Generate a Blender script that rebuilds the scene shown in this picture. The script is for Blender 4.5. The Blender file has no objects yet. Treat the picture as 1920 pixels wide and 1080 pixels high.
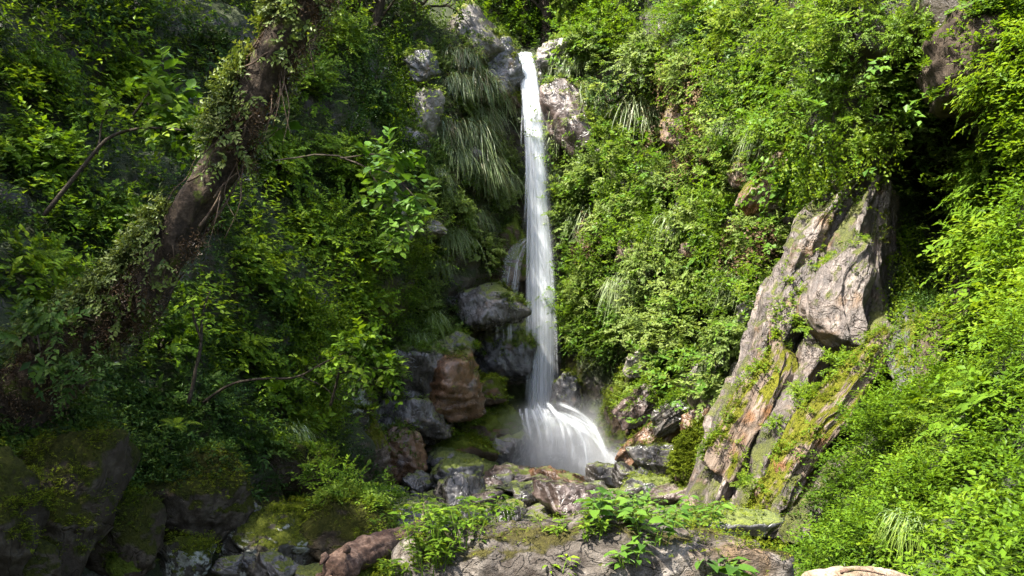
import bpy, bmesh, math
import numpy as np
from mathutils import Vector, Matrix, Euler
from mathutils.bvhtree import BVHTree

RNG = np.random.default_rng(7)
sc = bpy.context.scene
COL = sc.collection
F = 1663.0                                    # focal length in photo pixels (31 mm on full frame)
PITCH = math.radians(6.2)
CAM = np.array([0.0, 0.0, 1.6])
UP = np.array([0.0, 0.0, 1.0])

# ------------------------------------------------------------------ maths helpers
def nrm(a):
    return a / (np.linalg.norm(a, axis=-1, keepdims=True) + 1e-9)

def ray(px, py):
    x = (np.asarray(px, float) - 960) / F
    y = (540 - np.asarray(py, float)) / F
    c, s = math.cos(PITCH), math.sin(PITCH)
    return np.stack([x, c - y * s, s + y * c], -1)

def P(px, py, Y):
    d = ray(px, py)
    return CAM + d * (np.asarray(Y, float) / d[..., 1])[..., None]

def _hash(i, j, k, seed):
    h = (i.astype(np.int64) * 374761393 + j.astype(np.int64) * 668265263 + k.astype(np.int64) * 2147483647 + seed * 974711) & 0xFFFFFFFF
    h = ((h ^ (h >> 13)) * 1274126177) & 0xFFFFFFFF
    h = ((h ^ (h >> 16)) * 2246822519) & 0xFFFFFFFF
    return ((h ^ (h >> 15)) & 0xFFFFFF) / float(0xFFFFFF) * 2 - 1

def vnoise(p, seed=0):
    p = np.asarray(p, float)
    f = np.floor(p); t = p - f; f = f.astype(np.int64)
    t = t * t * t * (t * (t * 6 - 15) + 10)
    r = 0
    for a in (0, 1):
        for b in (0, 1):
            for c in (0, 1):
                w = (t[..., 0] if a else 1 - t[..., 0]) * (t[..., 1] if b else 1 - t[..., 1]) * (t[..., 2] if c else 1 - t[..., 2])
                r = r + w * _hash(f[..., 0] + a, f[..., 1] + b, f[..., 2] + c, seed)
    return r

def fbm(p, octaves=4, seed=0, gain=.5):
    r, a, s = 0, 1.0, 1.0
    for o in range(octaves):
        r = r + a * vnoise(p * s + 17.3 * o, seed + o)
        a *= gain; s *= 2.03
    return r

def ridged(p, octaves=4, seed=0):
    r, a, s = 0, .5, 1.0
    for o in range(octaves):
        r = r + a * (1 - 2 * np.abs(vnoise(p * s + 9.1 * o, seed + o)))
        a *= .5; s *= 2.1
    return r

def inpoly(px, py, poly):
    px = np.asarray(px, float); py = np.asarray(py, float)
    ins = np.zeros(px.shape, bool); n = len(poly)
    for a in range(n):
        x0, y0 = poly[a]; x1, y1 = poly[(a + 1) % n]
        if y0 == y1: continue
        c = ((y0 > py) != (y1 > py)) & (px < (x1 - x0) * (py - y0) / (y1 - y0) + x0)
        ins ^= c
    return ins

# ------------------------------------------------------------------ scene helpers
def tag(o, label=None, cat=None, group=None, kind=None):
    if label: o['label'] = label
    if cat: o['category'] = cat
    if group: o['group'] = group
    if kind: o['kind'] = kind
    return o

def mesh(name, V, faces, mats, tone=None, uv=None, smooth=True, fmat=None):
    me = bpy.data.meshes.new(name)
    V = np.ascontiguousarray(V, np.float32)
    me.vertices.add(len(V)); me.vertices.foreach_set('co', V.ravel())
    faces = [np.asarray(f, np.int32) for f in faces if len(f)]
    loops = np.concatenate([f.ravel() for f in faces])
    sizes = np.concatenate([np.full(len(f), f.shape[1], np.int32) for f in faces])
    starts = np.concatenate([[0], np.cumsum(sizes)[:-1]]).astype(np.int32)
    me.loops.add(len(loops)); me.loops.foreach_set('vertex_index', loops)
    me.polygons.add(len(sizes)); me.polygons.foreach_set('loop_start', starts)
    me.polygons.foreach_set('use_smooth', np.full(len(sizes), smooth, bool))
    if tone is not None:
        a = me.attributes.new('tone', 'FLOAT', 'POINT'); a.data.foreach_set('value', np.ascontiguousarray(tone, np.float32))
    if uv is not None:
        l = me.uv_layers.new(name='UVMap'); l.data.foreach_set('uv', np.ascontiguousarray(np.asarray(uv, np.float32)[loops]).ravel())
    me.update(); me.validate()
    for m in (mats if isinstance(mats, (list, tuple)) else [mats]): me.materials.append(m)
    return me

def put(name, me, parent=None):
    o = bpy.data.objects.new(name, me); COL.objects.link(o)
    if parent: o.parent = parent
    return o

def empty(name, loc=(0, 0, 0), mat=None):
    o = bpy.data.objects.new(name, None); COL.objects.link(o)
    o.empty_display_size = .1
    if mat is not None: o.matrix_world = mat
    else: o.location = loc
    return o

class Bag:                                     # collects geometry for ONE mesh
    def __init__(s): s.V = []; s.Fq = []; s.Ft = []; s.T = []; s.n = 0
    def add(s, V, quads=None, tris=None, tone=None):
        V = np.asarray(V).reshape(-1, 3)
        if quads is not None and len(quads): s.Fq.append(np.asarray(quads) + s.n)
        if tris is not None and len(tris): s.Ft.append(np.asarray(tris) + s.n)
        s.V.append(V); s.T.append(np.full(len(V), .5) if tone is None else np.asarray(tone).ravel()); s.n += len(V)
    def build(s, name, mat, smooth=True):
        fs = []
        if s.Fq: fs.append(np.concatenate(s.Fq))
        if s.Ft: fs.append(np.concatenate(s.Ft))
        return mesh(name, np.concatenate(s.V), fs, mat, np.concatenate(s.T), smooth=smooth)

def tube(bag, path, radii, seg=8, rough=0, seed=0, tone=None, cap=True, grain=0):
    path = np.asarray(path, float); radii = np.asarray(radii, float) * np.ones(len(path))
    t = nrm(np.gradient(path, axis=0))
    ref = np.array([.3, .9, .25]) if abs(t[0, 1]) < .9 else np.array([1., 0, 0])
    a = nrm(np.cross(t, ref)); b = np.cross(t, a)
    th = np.linspace(0, 2 * np.pi, seg, endpoint=False)
    ring = a[:, None] * np.cos(th)[None, :, None] + b[:, None] * np.sin(th)[None, :, None]
    rr = radii[:, None] * np.ones((1, seg))
    if rough:
        q = path[:, None] + ring * radii[:, None, None]
        rr = rr * (1 + rough * fbm(q / max(radii.max(), .01) * np.array([1.3, 1.3, .5]), 3, seed))
    if grain:
        al = np.cumsum(np.r_[0, np.linalg.norm(np.diff(path, axis=0), axis=1)]) / max(radii.max(), .01)
        c = np.stack(np.broadcast_arrays(np.cos(th)[None] * 4.5, np.sin(th)[None] * 4.5, al[:, None] * .28), -1)
        rr = rr * (1 + grain * ridged(c, 3, seed + 2) + .5 * grain * fbm(c * np.array([.4, .4, 2.]), 3, seed + 4))
    V = path[:, None] + ring * rr[..., None]
    n = len(path); i, j = np.meshgrid(np.arange(n - 1), np.arange(seg), indexing='ij')
    i = i.ravel(); j = j.ravel(); k = (j + 1) % seg
    Q = np.stack([i * seg + j, i * seg + k, (i + 1) * seg + k, (i + 1) * seg + j], -1)
    V = V.reshape(-1, 3)
    T = None
    if cap:
        V = np.concatenate([V, path[:1], path[-1:]])
        jj = np.arange(seg); kk = (jj + 1) % seg; m = n * seg
        T = np.concatenate([np.stack([jj * 0 + m, kk, jj], -1), np.stack([jj * 0 + m + 1, (n - 1) * seg + jj, (n - 1) * seg + kk], -1)])
    bag.add(V, Q, T, None if tone is None else np.full(len(V), tone))

def spline(pts, n):
    pts = np.asarray(pts, float); t = np.linspace(0, len(pts) - 1, n); i = np.clip(t.astype(int), 0, len(pts) - 2); f = (t - i)[:, None]
    g = lambda k: pts[np.clip(k, 0, len(pts) - 1)]
    p0, p1, p2, p3 = g(i - 1), g(i), g(i + 1), g(i + 2)
    return .5 * (2 * p1 + (p2 - p0) * f + (2 * p0 - 5 * p1 + 4 * p2 - p3) * f ** 2 + (3 * p1 - p0 - 3 * p2 + p3) * f ** 3)

def leaves(bag, B, D, N, L, W, tone, detail=0, fold=.25, droop=.15):
    """one leaf blade per row: base B, direction D, blade normal N"""
    B = B.reshape(-1, 3); D = nrm(D.reshape(-1, 3)); N = N.reshape(-1, 3)
    S = nrm(np.cross(D, N)); N = np.cross(S, D); n = len(B)
    L = (np.asarray(L) * np.ones(n))[:, None]; W = (np.asarray(W) * np.ones(n))[:, None] * .5
    tone = np.asarray(tone).ravel() * np.ones(n); i0 = np.arange(n)[:, None]
    if detail == 0:
        V = np.stack([B, B + D * L * .42 + S * W + N * W * fold, B + D * L - N * L * droop, B + D * L * .42 - S * W + N * W * fold], 1)
        bag.add(V, None, np.concatenate([i0 * 4 + [0, 1, 2], i0 * 4 + [0, 2, 3]]), np.repeat(tone, 4))
    else:
        m1 = B + D * L * .33; m2 = B + D * L * .68 - N * L * droop * .4; tp = B + D * L - N * L * droop
        V = np.stack([B, m1 + S * W + N * W * fold, m1, m1 - S * W + N * W * fold, m2 + S * W * .8 + N * W * fold * .8, m2, m2 - S * W * .8 + N * W * fold * .8, tp], 1)
        q = np.concatenate([i0 * 8 + [1, 4, 5, 2], i0 * 8 + [2, 5, 6, 3]])
        t = np.concatenate([i0 * 8 + [0, 1, 2], i0 * 8 + [0, 2, 3], i0 * 8 + [4, 7, 5], i0 * 8 + [5, 7, 6]])
        bag.add(V, q, t, np.repeat(tone, 8))

def sprays(bag, rng, pos, out, n, Ls, leafL, aspect, up=UP, planar=.8, droop=.25, detail=0, jit=.22, upb=.15, tbase=None, outw=.4):
    """twigs at pos growing along out, each carrying n leaves in two ranks"""
    m = len(pos); R = lambda *s: rng.normal(size=s)
    sd = nrm(out * .7 + up * upb + R(m, 3) * .42)
    Nn = nrm(up * planar + out * outw + R(m, 3) * jit)
    t = (np.arange(n)[None] + rng.random((m, n)) * .6) / n
    Lm = Ls * (.7 + .6 * rng.random((m, 1)))
    pp = pos[:, None] + sd[:, None] * (t * Lm)[..., None] - up * (droop * t ** 2 * Lm)[..., None]
    side = nrm(np.cross(sd, Nn))
    sg = np.where(np.arange(n) % 2 == 0, 1., -1.)[None, :, None]
    ld = nrm(sd[:, None] * (.45 + .5 * t[..., None]) + side[:, None] * sg * .8 + R(m, n, 3) * .25 - up * .12)
    ln = nrm(Nn[:, None] + R(m, n, 3) * jit)
    L = leafL * (.6 + .55 * rng.random((m, n))) * (1.1 - .35 * t)
    tb = (rng.random((m, 1)) if tbase is None else tbase[:, None])
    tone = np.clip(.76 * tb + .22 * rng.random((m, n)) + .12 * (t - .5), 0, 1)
    leaves(bag, pp, ld, ln, L.ravel(), L.ravel() * aspect, tone.ravel(), detail)
    return sd, Lm

# ------------------------------------------------------------------ materials
class NT:
    def __init__(s, name):
        s.m = bpy.data.materials.new(name); s.m.use_nodes = True
        s.t = s.m.node_tree; s.t.nodes.clear(); s.out = s.t.nodes.new('ShaderNodeOutputMaterial')
    def n(s, kind, ins=None, **props):
        nd = s.t.nodes.new('ShaderNode' + kind)
        for k, v in props.items(): setattr(nd, k, v)
        for k, v in (ins or {}).items():
            sk = nd.inputs[k]
            if isinstance(v, bpy.types.NodeSocket): s.t.links.new(v, sk)
            elif isinstance(v, bpy.types.Node): s.t.links.new(v.outputs[0], sk)
            else: sk.default_value = (tuple(v) + (1,) if sk.type == 'RGBA' and len(v) == 3 else v)
        return nd
    def math(s, op, a, b=0, c=None, clamp=False):
        nd = s.n('Math', {0: a, 1: b} if c is None else {0: a, 1: b, 2: c}, operation=op); nd.use_clamp = clamp
        return nd.outputs[0]
    def ss(s, x, lo, hi, a=0., b=1.):
        return s.n('MapRange', {'Value': x, 'From Min': lo, 'From Max': hi, 'To Min': a, 'To Max': b}, interpolation_type='SMOOTHSTEP').outputs[0]
    def mix(s, f, a, b, blend='MIX'):
        nd = s.n('Mix', data_type='RGBA', blend_type=blend)
        for k, v in ((0, f), (6, a), (7, b)):
            if isinstance(v, bpy.types.NodeSocket): s.t.links.new(v, nd.inputs[k])
            else: nd.inputs[k].default_value = v if k == 0 else (tuple(v) + (1,))
        return nd.outputs[2]
    def ramp(s, f, stops):
        nd = s.n('ValToRGB', {'Fac': f}); e = nd.color_ramp.elements
        while len(e) < len(stops): e.new(.5)
        for el, (p, c) in zip(e, stops): el.position = p; el.color = tuple(c) + (1,)
        return nd.outputs[0]
    def noise(s, vec, scale, detail=5, rough=.55, dist=0.):
        return s.n('TexNoise', {'Vector': vec, 'Scale': scale, 'Detail': detail, 'Roughness': rough, 'Distortion': dist}).outputs[0]
    def surf(s, sh): s.t.links.new(sh.outputs[0], s.out.inputs['Surface']); return s.m

def leaf_mat(name, dark, mid, light, trans=.42, gloss=.05, tsat=(1.5, 1.42, .42)):
    t = NT(name)
    tone = t.n('Attribute', attribute_name='tone').outputs['Fac']
    oi = t.n('ObjectInfo').outputs['Random']
    f = t.math('ADD', tone, t.math('MULTIPLY', t.math('SUBTRACT', oi, .5), .35), clamp=True)
    c = t.ramp(f, [(0, dark), (.5, mid), (1, light)])
    d = t.n('BsdfDiffuse', {'Color': c})
    tc = t.mix(1., c, tsat, 'MULTIPLY')
    tr = t.n('BsdfTranslucent', {'Color': tc})
    m = t.n('MixShader', {0: trans, 1: d.outputs[0], 2: tr.outputs[0]})
    g = t.n('BsdfGlossy', {'Color': (1, 1, 1), 'Roughness': .38})
    lw = t.n('LayerWeight', {'Blend': .25}).outputs['Fresnel']
    m2 = t.n('MixShader', {0: t.math('MULTIPLY', lw, gloss * 4), 1: m.outputs[0], 2: g.outputs[0]})
    return t.surf(m2)

def rock_mat(name, cols, moss=.4, moss_col=((.035, .05, .006), (.10, .12, .012)), wet=0., lichen=0., stretch=(1, 1, 1), rot=(0, 0, 0), stain=None, stain_at=.5, bump=.6, scale=1., up=(0, 0, 1)):
    t = NT(name)
    tc = t.n('TexCoord').outputs['Object']
    mp = t.n('Mapping', {'Vector': tc, 'Scale': stretch, 'Rotation': rot}).outputs[0]
    n1 = t.noise(mp, 1.6 * scale, 5, .62, .4)
    n2 = t.noise(mp, 8. * scale, 6, .68)
    f = t.math('ADD', t.math('MULTIPLY', n1, .55), t.math('MULTIPLY', n2, .45))
    c = t.ramp(f, [(.36, cols[0]), (.5, cols[1]), (.62, cols[2])])
    crk = t.ss(t.math('ABSOLUTE', t.math('SUBTRACT', t.noise(mp, 2.6 * scale, 3, .6, .8), .5)), .0, .022, 1, 0)
    c = t.mix(t.math('MULTIPLY', crk, .16), c, tuple(.3 * x for x in cols[0]))
    if stain:
        c = t.mix(t.ss(t.noise(tc, 1.3 * scale, 4, .6, .6), stain_at - .07, stain_at + .09), c, stain)
    rgh = t.ss(n2, .35, .65, .75, .95) if not wet else t.ss(n2, .35, .65, .42 - .3 * wet, .6 - .25 * wet)
    if lichen:
        li = t.ss(t.noise(tc, 5. * scale, 6, .72), .60 - .1 * lichen, .66 - .1 * lichen)
        c = t.mix(t.math('MULTIPLY', li, .8), c, (.36, .37, .32))
    nz = t.n('VectorMath', {0: t.n('NewGeometry').outputs['Normal'], 1: up}, operation='DOT_PRODUCT').outputs['Value']
    mv = t.math('ADD', t.math('MULTIPLY', nz, .42), t.math('ADD', t.noise(mp, 2.1 * scale, 5, .65, .3), t.math('MULTIPLY', n2, .35)))
    mm = t.ss(mv, 1.12 - .75 * moss, 1.24 - .75 * moss)
    mossn = t.noise(tc, 48., 4, .75)
    mc = t.mix(t.ss(t.math('ADD', t.math('MULTIPLY', mossn, .6), t.math('MULTIPLY', n1, .4)), .38, .62), moss_col[0], moss_col[1])
    c = t.mix(mm, c, mc)
    rgh = t.mix(mm, rgh, (.95, .95, .95))
    h = t.math('ADD', n2, t.math('MULTIPLY', crk, -.3))
    h = t.math('ADD', h, t.math('MULTIPLY', t.math('MULTIPLY', mossn, mm), .6))
    b = t.n('Bump', {'Strength': bump, 'Distance': .06, 'Height': h})
    p = t.n('BsdfPrincipled', {'Base Color': c, 'Roughness': rgh, 'Normal': b.outputs[0], 'Specular IOR Level': .5 + .15 * wet if wet else .1})
    return t.surf(p)

def bark_mat(name, cols, moss=.2):
    t = NT(name)
    tc = t.n('TexCoord').outputs['Object']
    n1 = t.noise(tc, 9., 8, .65, .5); n2 = t.noise(tc, 42., 6, .6)
    c = t.ramp(t.math('ADD', t.math('MULTIPLY', n1, .6), t.math('MULTIPLY', n2, .4)), [(.36, cols[0]), (.5, cols[1]), (.64, cols[2])])
    mm = t.ss(t.noise(tc, 4., 7, .7), .66 - .3 * moss, .74 - .3 * moss)
    c = t.mix(mm, c, (.06, .075, .012))
    b = t.n('Bump', {'Strength': .8, 'Distance': .03, 'Height': t.math('ADD', n1, t.math('MULTIPLY', n2, .5))})
    return t.surf(t.n('BsdfPrincipled', {'Base Color': c, 'Roughness': .9, 'Normal': b.outputs[0], 'Specular IOR Level': .2}))

M = {}
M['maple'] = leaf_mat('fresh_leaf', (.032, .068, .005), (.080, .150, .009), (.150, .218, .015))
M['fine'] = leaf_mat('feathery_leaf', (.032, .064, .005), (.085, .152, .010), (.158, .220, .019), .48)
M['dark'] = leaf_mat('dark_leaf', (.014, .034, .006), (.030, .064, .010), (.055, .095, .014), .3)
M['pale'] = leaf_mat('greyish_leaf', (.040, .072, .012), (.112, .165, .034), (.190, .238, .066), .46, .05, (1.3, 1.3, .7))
M['broad'] = leaf_mat('broad_leaf', (.035, .085, .010), (.070, .145, .016), (.110, .190, .022), .42, .07)
M['grass'] = leaf_mat('grass_blade', (.150, .120, .060), (.105, .160, .060), (.215, .260, .115), .35, .02, (1.3, 1.3, .7))
M['lush'] = leaf_mat('lush_grass_blade', (.050, .100, .010), (.095, .165, .016), (.150, .210, .030), .35, .05)
M['ivy'] = leaf_mat('ivy_leaf', (.030, .050, .010), (.085, .120, .022), (.180, .205, .060), .25, .09)
M['moss'] = leaf_mat('moss_frond', (.030, .048, .004), (.070, .095, .008), (.125, .150, .012), .3, .01)
M['twig'] = bark_mat('twig_bark', ((.014, .011, .008), (.034, .026, .018), (.06, .048, .034)), .2)
M['bark'] = bark_mat('vine_clad_bark', ((.010, .008, .005), (.030, .021, .014), (.09, .066, .045)), .35)
M['root'] = bark_mat('root_bark', ((.03, .020, .013), (.075, .052, .035), (.16, .12, .085)), .2)
M['driftwood'] = bark_mat('driftwood_grain', ((.022, .013, .009), (.080, .048, .034), (.20, .135, .10)), .2)
M['cutwood'] = bark_mat('bleached_wood', ((.07, .05, .032), (.19, .145, .10), (.33, .27, .20)), 0)

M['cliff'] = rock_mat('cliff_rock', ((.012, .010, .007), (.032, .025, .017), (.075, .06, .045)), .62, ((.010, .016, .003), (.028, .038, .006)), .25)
M['bed'] = rock_mat('stream_bed_stone', ((.03, .026, .022), (.07, .06, .052), (.14, .125, .115)), .12, wet=.4, scale=2.5)
M['wet'] = rock_mat('wet_grey_rock', ((.014, .013, .012), (.046, .041, .038), (.115, .106, .10)), .22, wet=1., stretch=(1.2, 1.2, .55), stain=(.11, .062, .030), stain_at=.66)
M['wetmoss'] = rock_mat('mossy_wet_rock', ((.022, .022, .024), (.06, .058, .06), (.14, .135, .14)), .42, wet=.8, stain=(.09, .05, .025), stain_at=.62)
M['rust'] = rock_mat('rusty_wet_rock', ((.025, .016, .010), (.100, .052, .027), (.20, .115, .065)), .16, wet=.7, stain=(.07, .06, .06), stain_at=.6)
M['red'] = rock_mat('reddish_rock', ((.022, .016, .014), (.062, .043, .037), (.15, .115, .105)), .16, wet=.6)
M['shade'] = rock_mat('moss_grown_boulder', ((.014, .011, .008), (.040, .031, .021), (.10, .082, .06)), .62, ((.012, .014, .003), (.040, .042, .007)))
M['lichen'] = rock_mat('lichened_boulder', ((.02, .018, .013), (.05, .044, .033), (.11, .10, .085)), .50, ((.025, .032, .005), (.07, .08, .010)), lichen=1.)
M['ridge'] = rock_mat('tan_ridge_rock', ((.020, .016, .014), (.078, .062, .053), (.23, .19, .165)), .36, ((.035, .042, .006), (.085, .092, .012)), .15, stretch=(1.6, 1.6, .9), stain=(.12, .07, .034), stain_at=.60, bump=1.)
M['ridgemoss'] = rock_mat('mossy_ridge_rock', ((.06, .045, .034), (.15, .115, .09), (.30, .24, .20)), .50, ((.05, .055, .006), (.12, .12, .012)), stretch=(2., 2., .38), stain=(.16, .08, .035), stain_at=.58, bump=.9)
M['cave'] = rock_mat('shadowy_brown_rock', ((.02, .015, .011), (.05, .038, .028), (.10, .08, .06)), .3, ((.02, .026, .004), (.05, .06, .008)), stretch=(1.5, 1.5, .6))  # dark tone puts some of the hollow's shade into the rock colour
M['flank'] = rock_mat('dark_grey_ridge_rock', ((.03, .028, .027), (.085, .08, .078), (.18, .17, .165)), .35, ((.04, .05, .006), (.10, .11, .012)), stretch=(2., 2., .38), bump=.9)
M['litter'] = leaf_mat('dead_vine_leaf', (.035, .022, .012), (.095, .062, .035), (.20, .145, .09), .15, .03, (1.2, 1., .7))
M['front'] = rock_mat('foreground_stone', ((.026, .020, .016), (.098, .085, .073), (.25, .222, .195)), .18, ((.032, .028, .010), (.080, .072, .020)), stretch=(1, 1, 1.6), stain=(.13, .09, .055), stain_at=.62, bump=1., scale=1.7)
M['pale_rock'] = rock_mat('pale_grey_rock', ((.035, .030, .026), (.105, .092, .082), (.26, .235, .215)), .34, ((.045, .055, .006), (.12, .13, .012)), .3)
M['moss_rock'] = rock_mat('deep_moss_rock', ((.03, .022, .015), (.075, .055, .04), (.16, .125, .10)), .72, ((.030, .044, .005), (.080, .100, .012)), stain=(.17, .085, .04), stain_at=.62)

# ------------------------------------------------------------------ the gorge wall, lofted through surveyed profiles
ROWS = [1250, 1100, 1000, 900, 800, 650, 500, 350, 200, 100, 0, -200, -600]
PROFILE = {                                     # bearing -> distance of the wall at each elevation
 -400: [3.6, 4.0, 4.3, 4.7, 5.0, 5.3, 5.8, 6.4, 7.4, 8.4, 9.4, 11.5, 15],
 0:    [5.8, 6.0, 6.2, 6.5, 6.8, 7.5, 8.5, 9.5, 10.5, 11, 12, 15, 30],
 200:  [7.4, 7.5, 7.5, 7.8, 8.0, 9.0, 10, 11, 12, 12.5, 13.5, 17, 34],
 400:  [9.2, 9.2, 9.2, 9.2, 9.4, 10.2, 11.4, 12.6, 13.6, 14.2, 15, 19, 40],
 550:  [12, 12, 12, 12, 12, 12.4, 13.2, 14.2, 15.2, 15.9, 17.5, 27, 50],
 700:  [16.2, 16.2, 16, 16, 15.8, 15.6, 15.8, 16.2, 16.6, 17.2, 19.5, 31, 50],
 780:  [18.4, 18.2, 18, 18, 17.6, 17.5, 18.0, 18.3, 18.7, 19.2, 21.5, 33, 50],
 870:  [20, 20, 20, 20, 19.6, 19.4, 19.5, 19.7, 20.2, 20.5, 22.5, 30, 48],
 965:  [21.5, 21.5, 21.4, 21.2, 21.4, 21.6, 21.6, 21.5, 21.6, 21.7, 28, 34, 42],
 1000: [21.5, 21.5, 21.4, 21.2, 21.4, 21.6, 21.6, 21.5, 21.5, 21.7, 29, 35, 43],
 1060: [20.8, 20.8, 20.6, 20.4, 20.4, 20.7, 20.8, 20.9, 21.0, 21.2, 26, 33, 42],
 1200: [19, 19, 18.6, 18.2, 18.0, 18.0, 18.4, 18.9, 19.4, 19.6, 20, 22.5, 30],
 1235: [18.1, 18.1, 17.8, 17.4, 17.2, 17.3, 17.9, 20.4, 21.0, 19.0, 19.4, 21.8, 28.8],
 1350: [15.2, 15.2, 15.0, 14.8, 14.7, 15.2, 16.0, 16.5, 17.0, 17.2, 17.6, 19.5, 25],
 1500: [8.5, 9.0, 10.2, 12.2, 12.7, 13.0, 13.4, 13.8, 13.6, 13.6, 14, 16, 21],
 1650: [6.0, 6.8, 7.8, 9.4, 11.0, 12.0, 12.3, 12.4, 12.0, 11.9, 12, 14, 18],
 1740: [5.3, 6.2, 7.0, 8.3, 9.7, 11.8, 14.2, 16.6, 15.6, 11.8, 11.2, 13, 17],
 1800: [4.9, 5.7, 6.5, 7.6, 8.8, 11.0, 14.0, 16.4, 15.4, 11.4, 10.8, 12.4, 16],
 1870: [4.5, 5.2, 6.0, 6.9, 8.0, 9.6, 11.0, 11.8, 11.6, 10.6, 10.4, 12, 16],
 1960: [4.0, 4.6, 5.3, 6.0, 6.9, 8.0, 9.0, 9.6, 10.0, 9.9, 10, 11.6, 15.5],
 2350: [3.0, 3.3, 3.6, 4.0, 4.4, 5.2, 6.0, 6.8, 7.6, 8.2, 8.8, 10.5, 14]}

def build_wall():
    cols = np.array(sorted(PROFILE)); rows = np.array(ROWS[::-1])
    tab = np.array([PROFILE[c][::-1] for c in cols])
    gx = np.arange(-400, 2351, 8.0); gy = np.arange(-600, 1251, 8.0)
    a = np.stack([np.interp(gy, rows, tab[i]) for i in range(len(cols))])
    d = np.stack([np.interp(gx, cols, a[:, j]) for j in range(len(gy))], 1)
    for _ in range(5):
        p = np.pad(d, 2, mode='edge')
        d = sum(p[i:i + d.shape[0], 2:-2] for i in range(5)) / 5
        p = np.pad(d, 2, mode='edge')
        d = sum(p[2:-2, i:i + d.shape[1]] for i in range(5)) / 5
    X, Yp = np.meshgrid(gx, gy, indexing='ij')
    W = P(X, Yp, d)
    nn = nrm(np.cross(np.gradient(W, axis=0), np.gradient(W, axis=1)))
    sgn = np.sign((nn * (CAM - W)).sum(-1, keepdims=True)); nn = nn * sgn
    s = np.clip(d / 12, .35, 1.2)[..., None]
    disp = .32 * fbm(W * .55, 3, 3)[..., None] + .22 * ridged(W * np.array([1.1, 1.1, .7]), 4, 11)[..., None] + .05 * fbm(W * 4.5, 3, 5)[..., None]
    W = W + nn * disp * s
    n0, n1 = W.shape[:2]
    i, j = np.meshgrid(np.arange(n0 - 1), np.arange(n1 - 1), indexing='ij'); i = i.ravel(); j = j.ravel()
    Q = np.stack([i * n1 + j, i * n1 + j + 1, (i + 1) * n1 + j + 1, (i + 1) * n1 + j], -1)
    return W, X, Yp, Q

WALL, WPX, WPY, WQ = build_wall()
wall = tag(put('cliff_terrain', mesh('cliff_terrain', WALL.reshape(-1, 3), [WQ], M['cliff'])), 'steep vegetated gorge walls closing round the waterfall', 'cliff', kind='structure')
WBVH = BVHTree.FromPolygons([tuple(v) for v in WALL.reshape(-1, 3).tolist()], WQ.tolist())

def hit(px, py):
    d = ray(px, py); h = WBVH.ray_cast(Vector(CAM), Vector(d))
    if h[0] is None: return P(px, py, 14.), nrm(-d)
    n = np.array(h[1]); n = n if n @ d < 0 else -n
    return np.array(h[0]), n

# the stream bed
gx = np.concatenate([np.linspace(-120, -9, 14), np.linspace(-8, 8, 180), np.linspace(9, 120, 14)])
gy = np.concatenate([np.linspace(-60, 2, 10), np.linspace(2.3, 24, 200), np.linspace(25, 150, 14)])
GX, GY = np.meshgrid(gx, gy, indexing='ij')
def bed_z(x, y):
    q = np.stack([np.asarray(x, float), np.asarray(y, float), 0 * np.asarray(x, float)], -1)
    z = -.28 + .10 * fbm(q * .8, 4, 21) + .05 * fbm(q * 3.5, 3, 22)
    z = z - .18 * np.exp(-((q[..., 0] - 1.6) / 1.6) ** 2 - ((q[..., 1] - 18.6) / 1.8) ** 2)
    return z
n0, n1 = GX.shape; i, j = np.meshgrid(np.arange(n0 - 1), np.arange(n1 - 1), indexing='ij'); i = i.ravel(); j = j.ravel()
GQ = np.stack([i * n1 + j, (i + 1) * n1 + j, (i + 1) * n1 + j + 1, i * n1 + j + 1], -1)
tag(put('ground', mesh('ground', np.stack([GX, GY, bed_z(GX, GY)], -1).reshape(-1, 3), [GQ], M['bed'])), 'stony bed of the gorge floor', 'ground', kind='structure')

# ------------------------------------------------------------------ rocks
_ico = {}
def ico(k):
    if k not in _ico:
        b = bmesh.new(); bmesh.ops.create_icosphere(b, subdivisions=k, radius=1)
        _ico[k] = (np.array([v.co[:] for v in b.verts]), np.array([[v.index for v in f.verts] for f in b.faces])); b.free()
    return _ico[k]

def rock_shape(seed, dims, planes=14, rough=.06, sub=5, sharp=14, strata=0., ledge=.10):
    r = np.random.default_rng(seed); D, T = ico(sub)
    n = nrm(r.normal(size=(planes, 3))); ax = nrm(np.concatenate([np.eye(3), -np.eye(3)]) + .22 * r.normal(size=(6, 3))); n = np.concatenate([n, ax])
    dist = np.concatenate([.70 + .34 * r.random(planes), .84 + .16 * r.random(6)])
    dot = np.clip(D @ n.T, 1e-3, None)
    rad = dist / dot
    rad = -np.log(np.exp(-sharp * np.clip(rad, 0, 3)).sum(1)) / sharp
    V = D * rad[:, None] * np.asarray(dims)
    sz = float(np.mean(dims))
    q = V / sz
    nv = nrm(D / np.asarray(dims))
    V = V + nv * (sz * (rough * 1.3 * fbm(q * 1.7, 3, seed) + rough * .8 * ridged(q * 3.1, 4, seed + 5) + rough * .22 * fbm(q * 13, 3, seed + 9)))[:, None]
    if ledge:
        a = nrm(np.array([.5, -.2, .85]) + .35 * r.normal(size=3)); w = (q @ a) * (1.7 + r.random()) + .55 * fbm(q * 1.3, 3, seed + 31); fr = w - np.floor(w)
        V = V + nv * (sz * ledge * (fr ** 2.2 - .3))[:, None]
    if strata:
        s = fbm(q * np.array([.8, .8, 5.5]), 4, seed + 2)
        V = V + nv * (sz * strata * s)[:, None]
    return V, T

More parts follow.
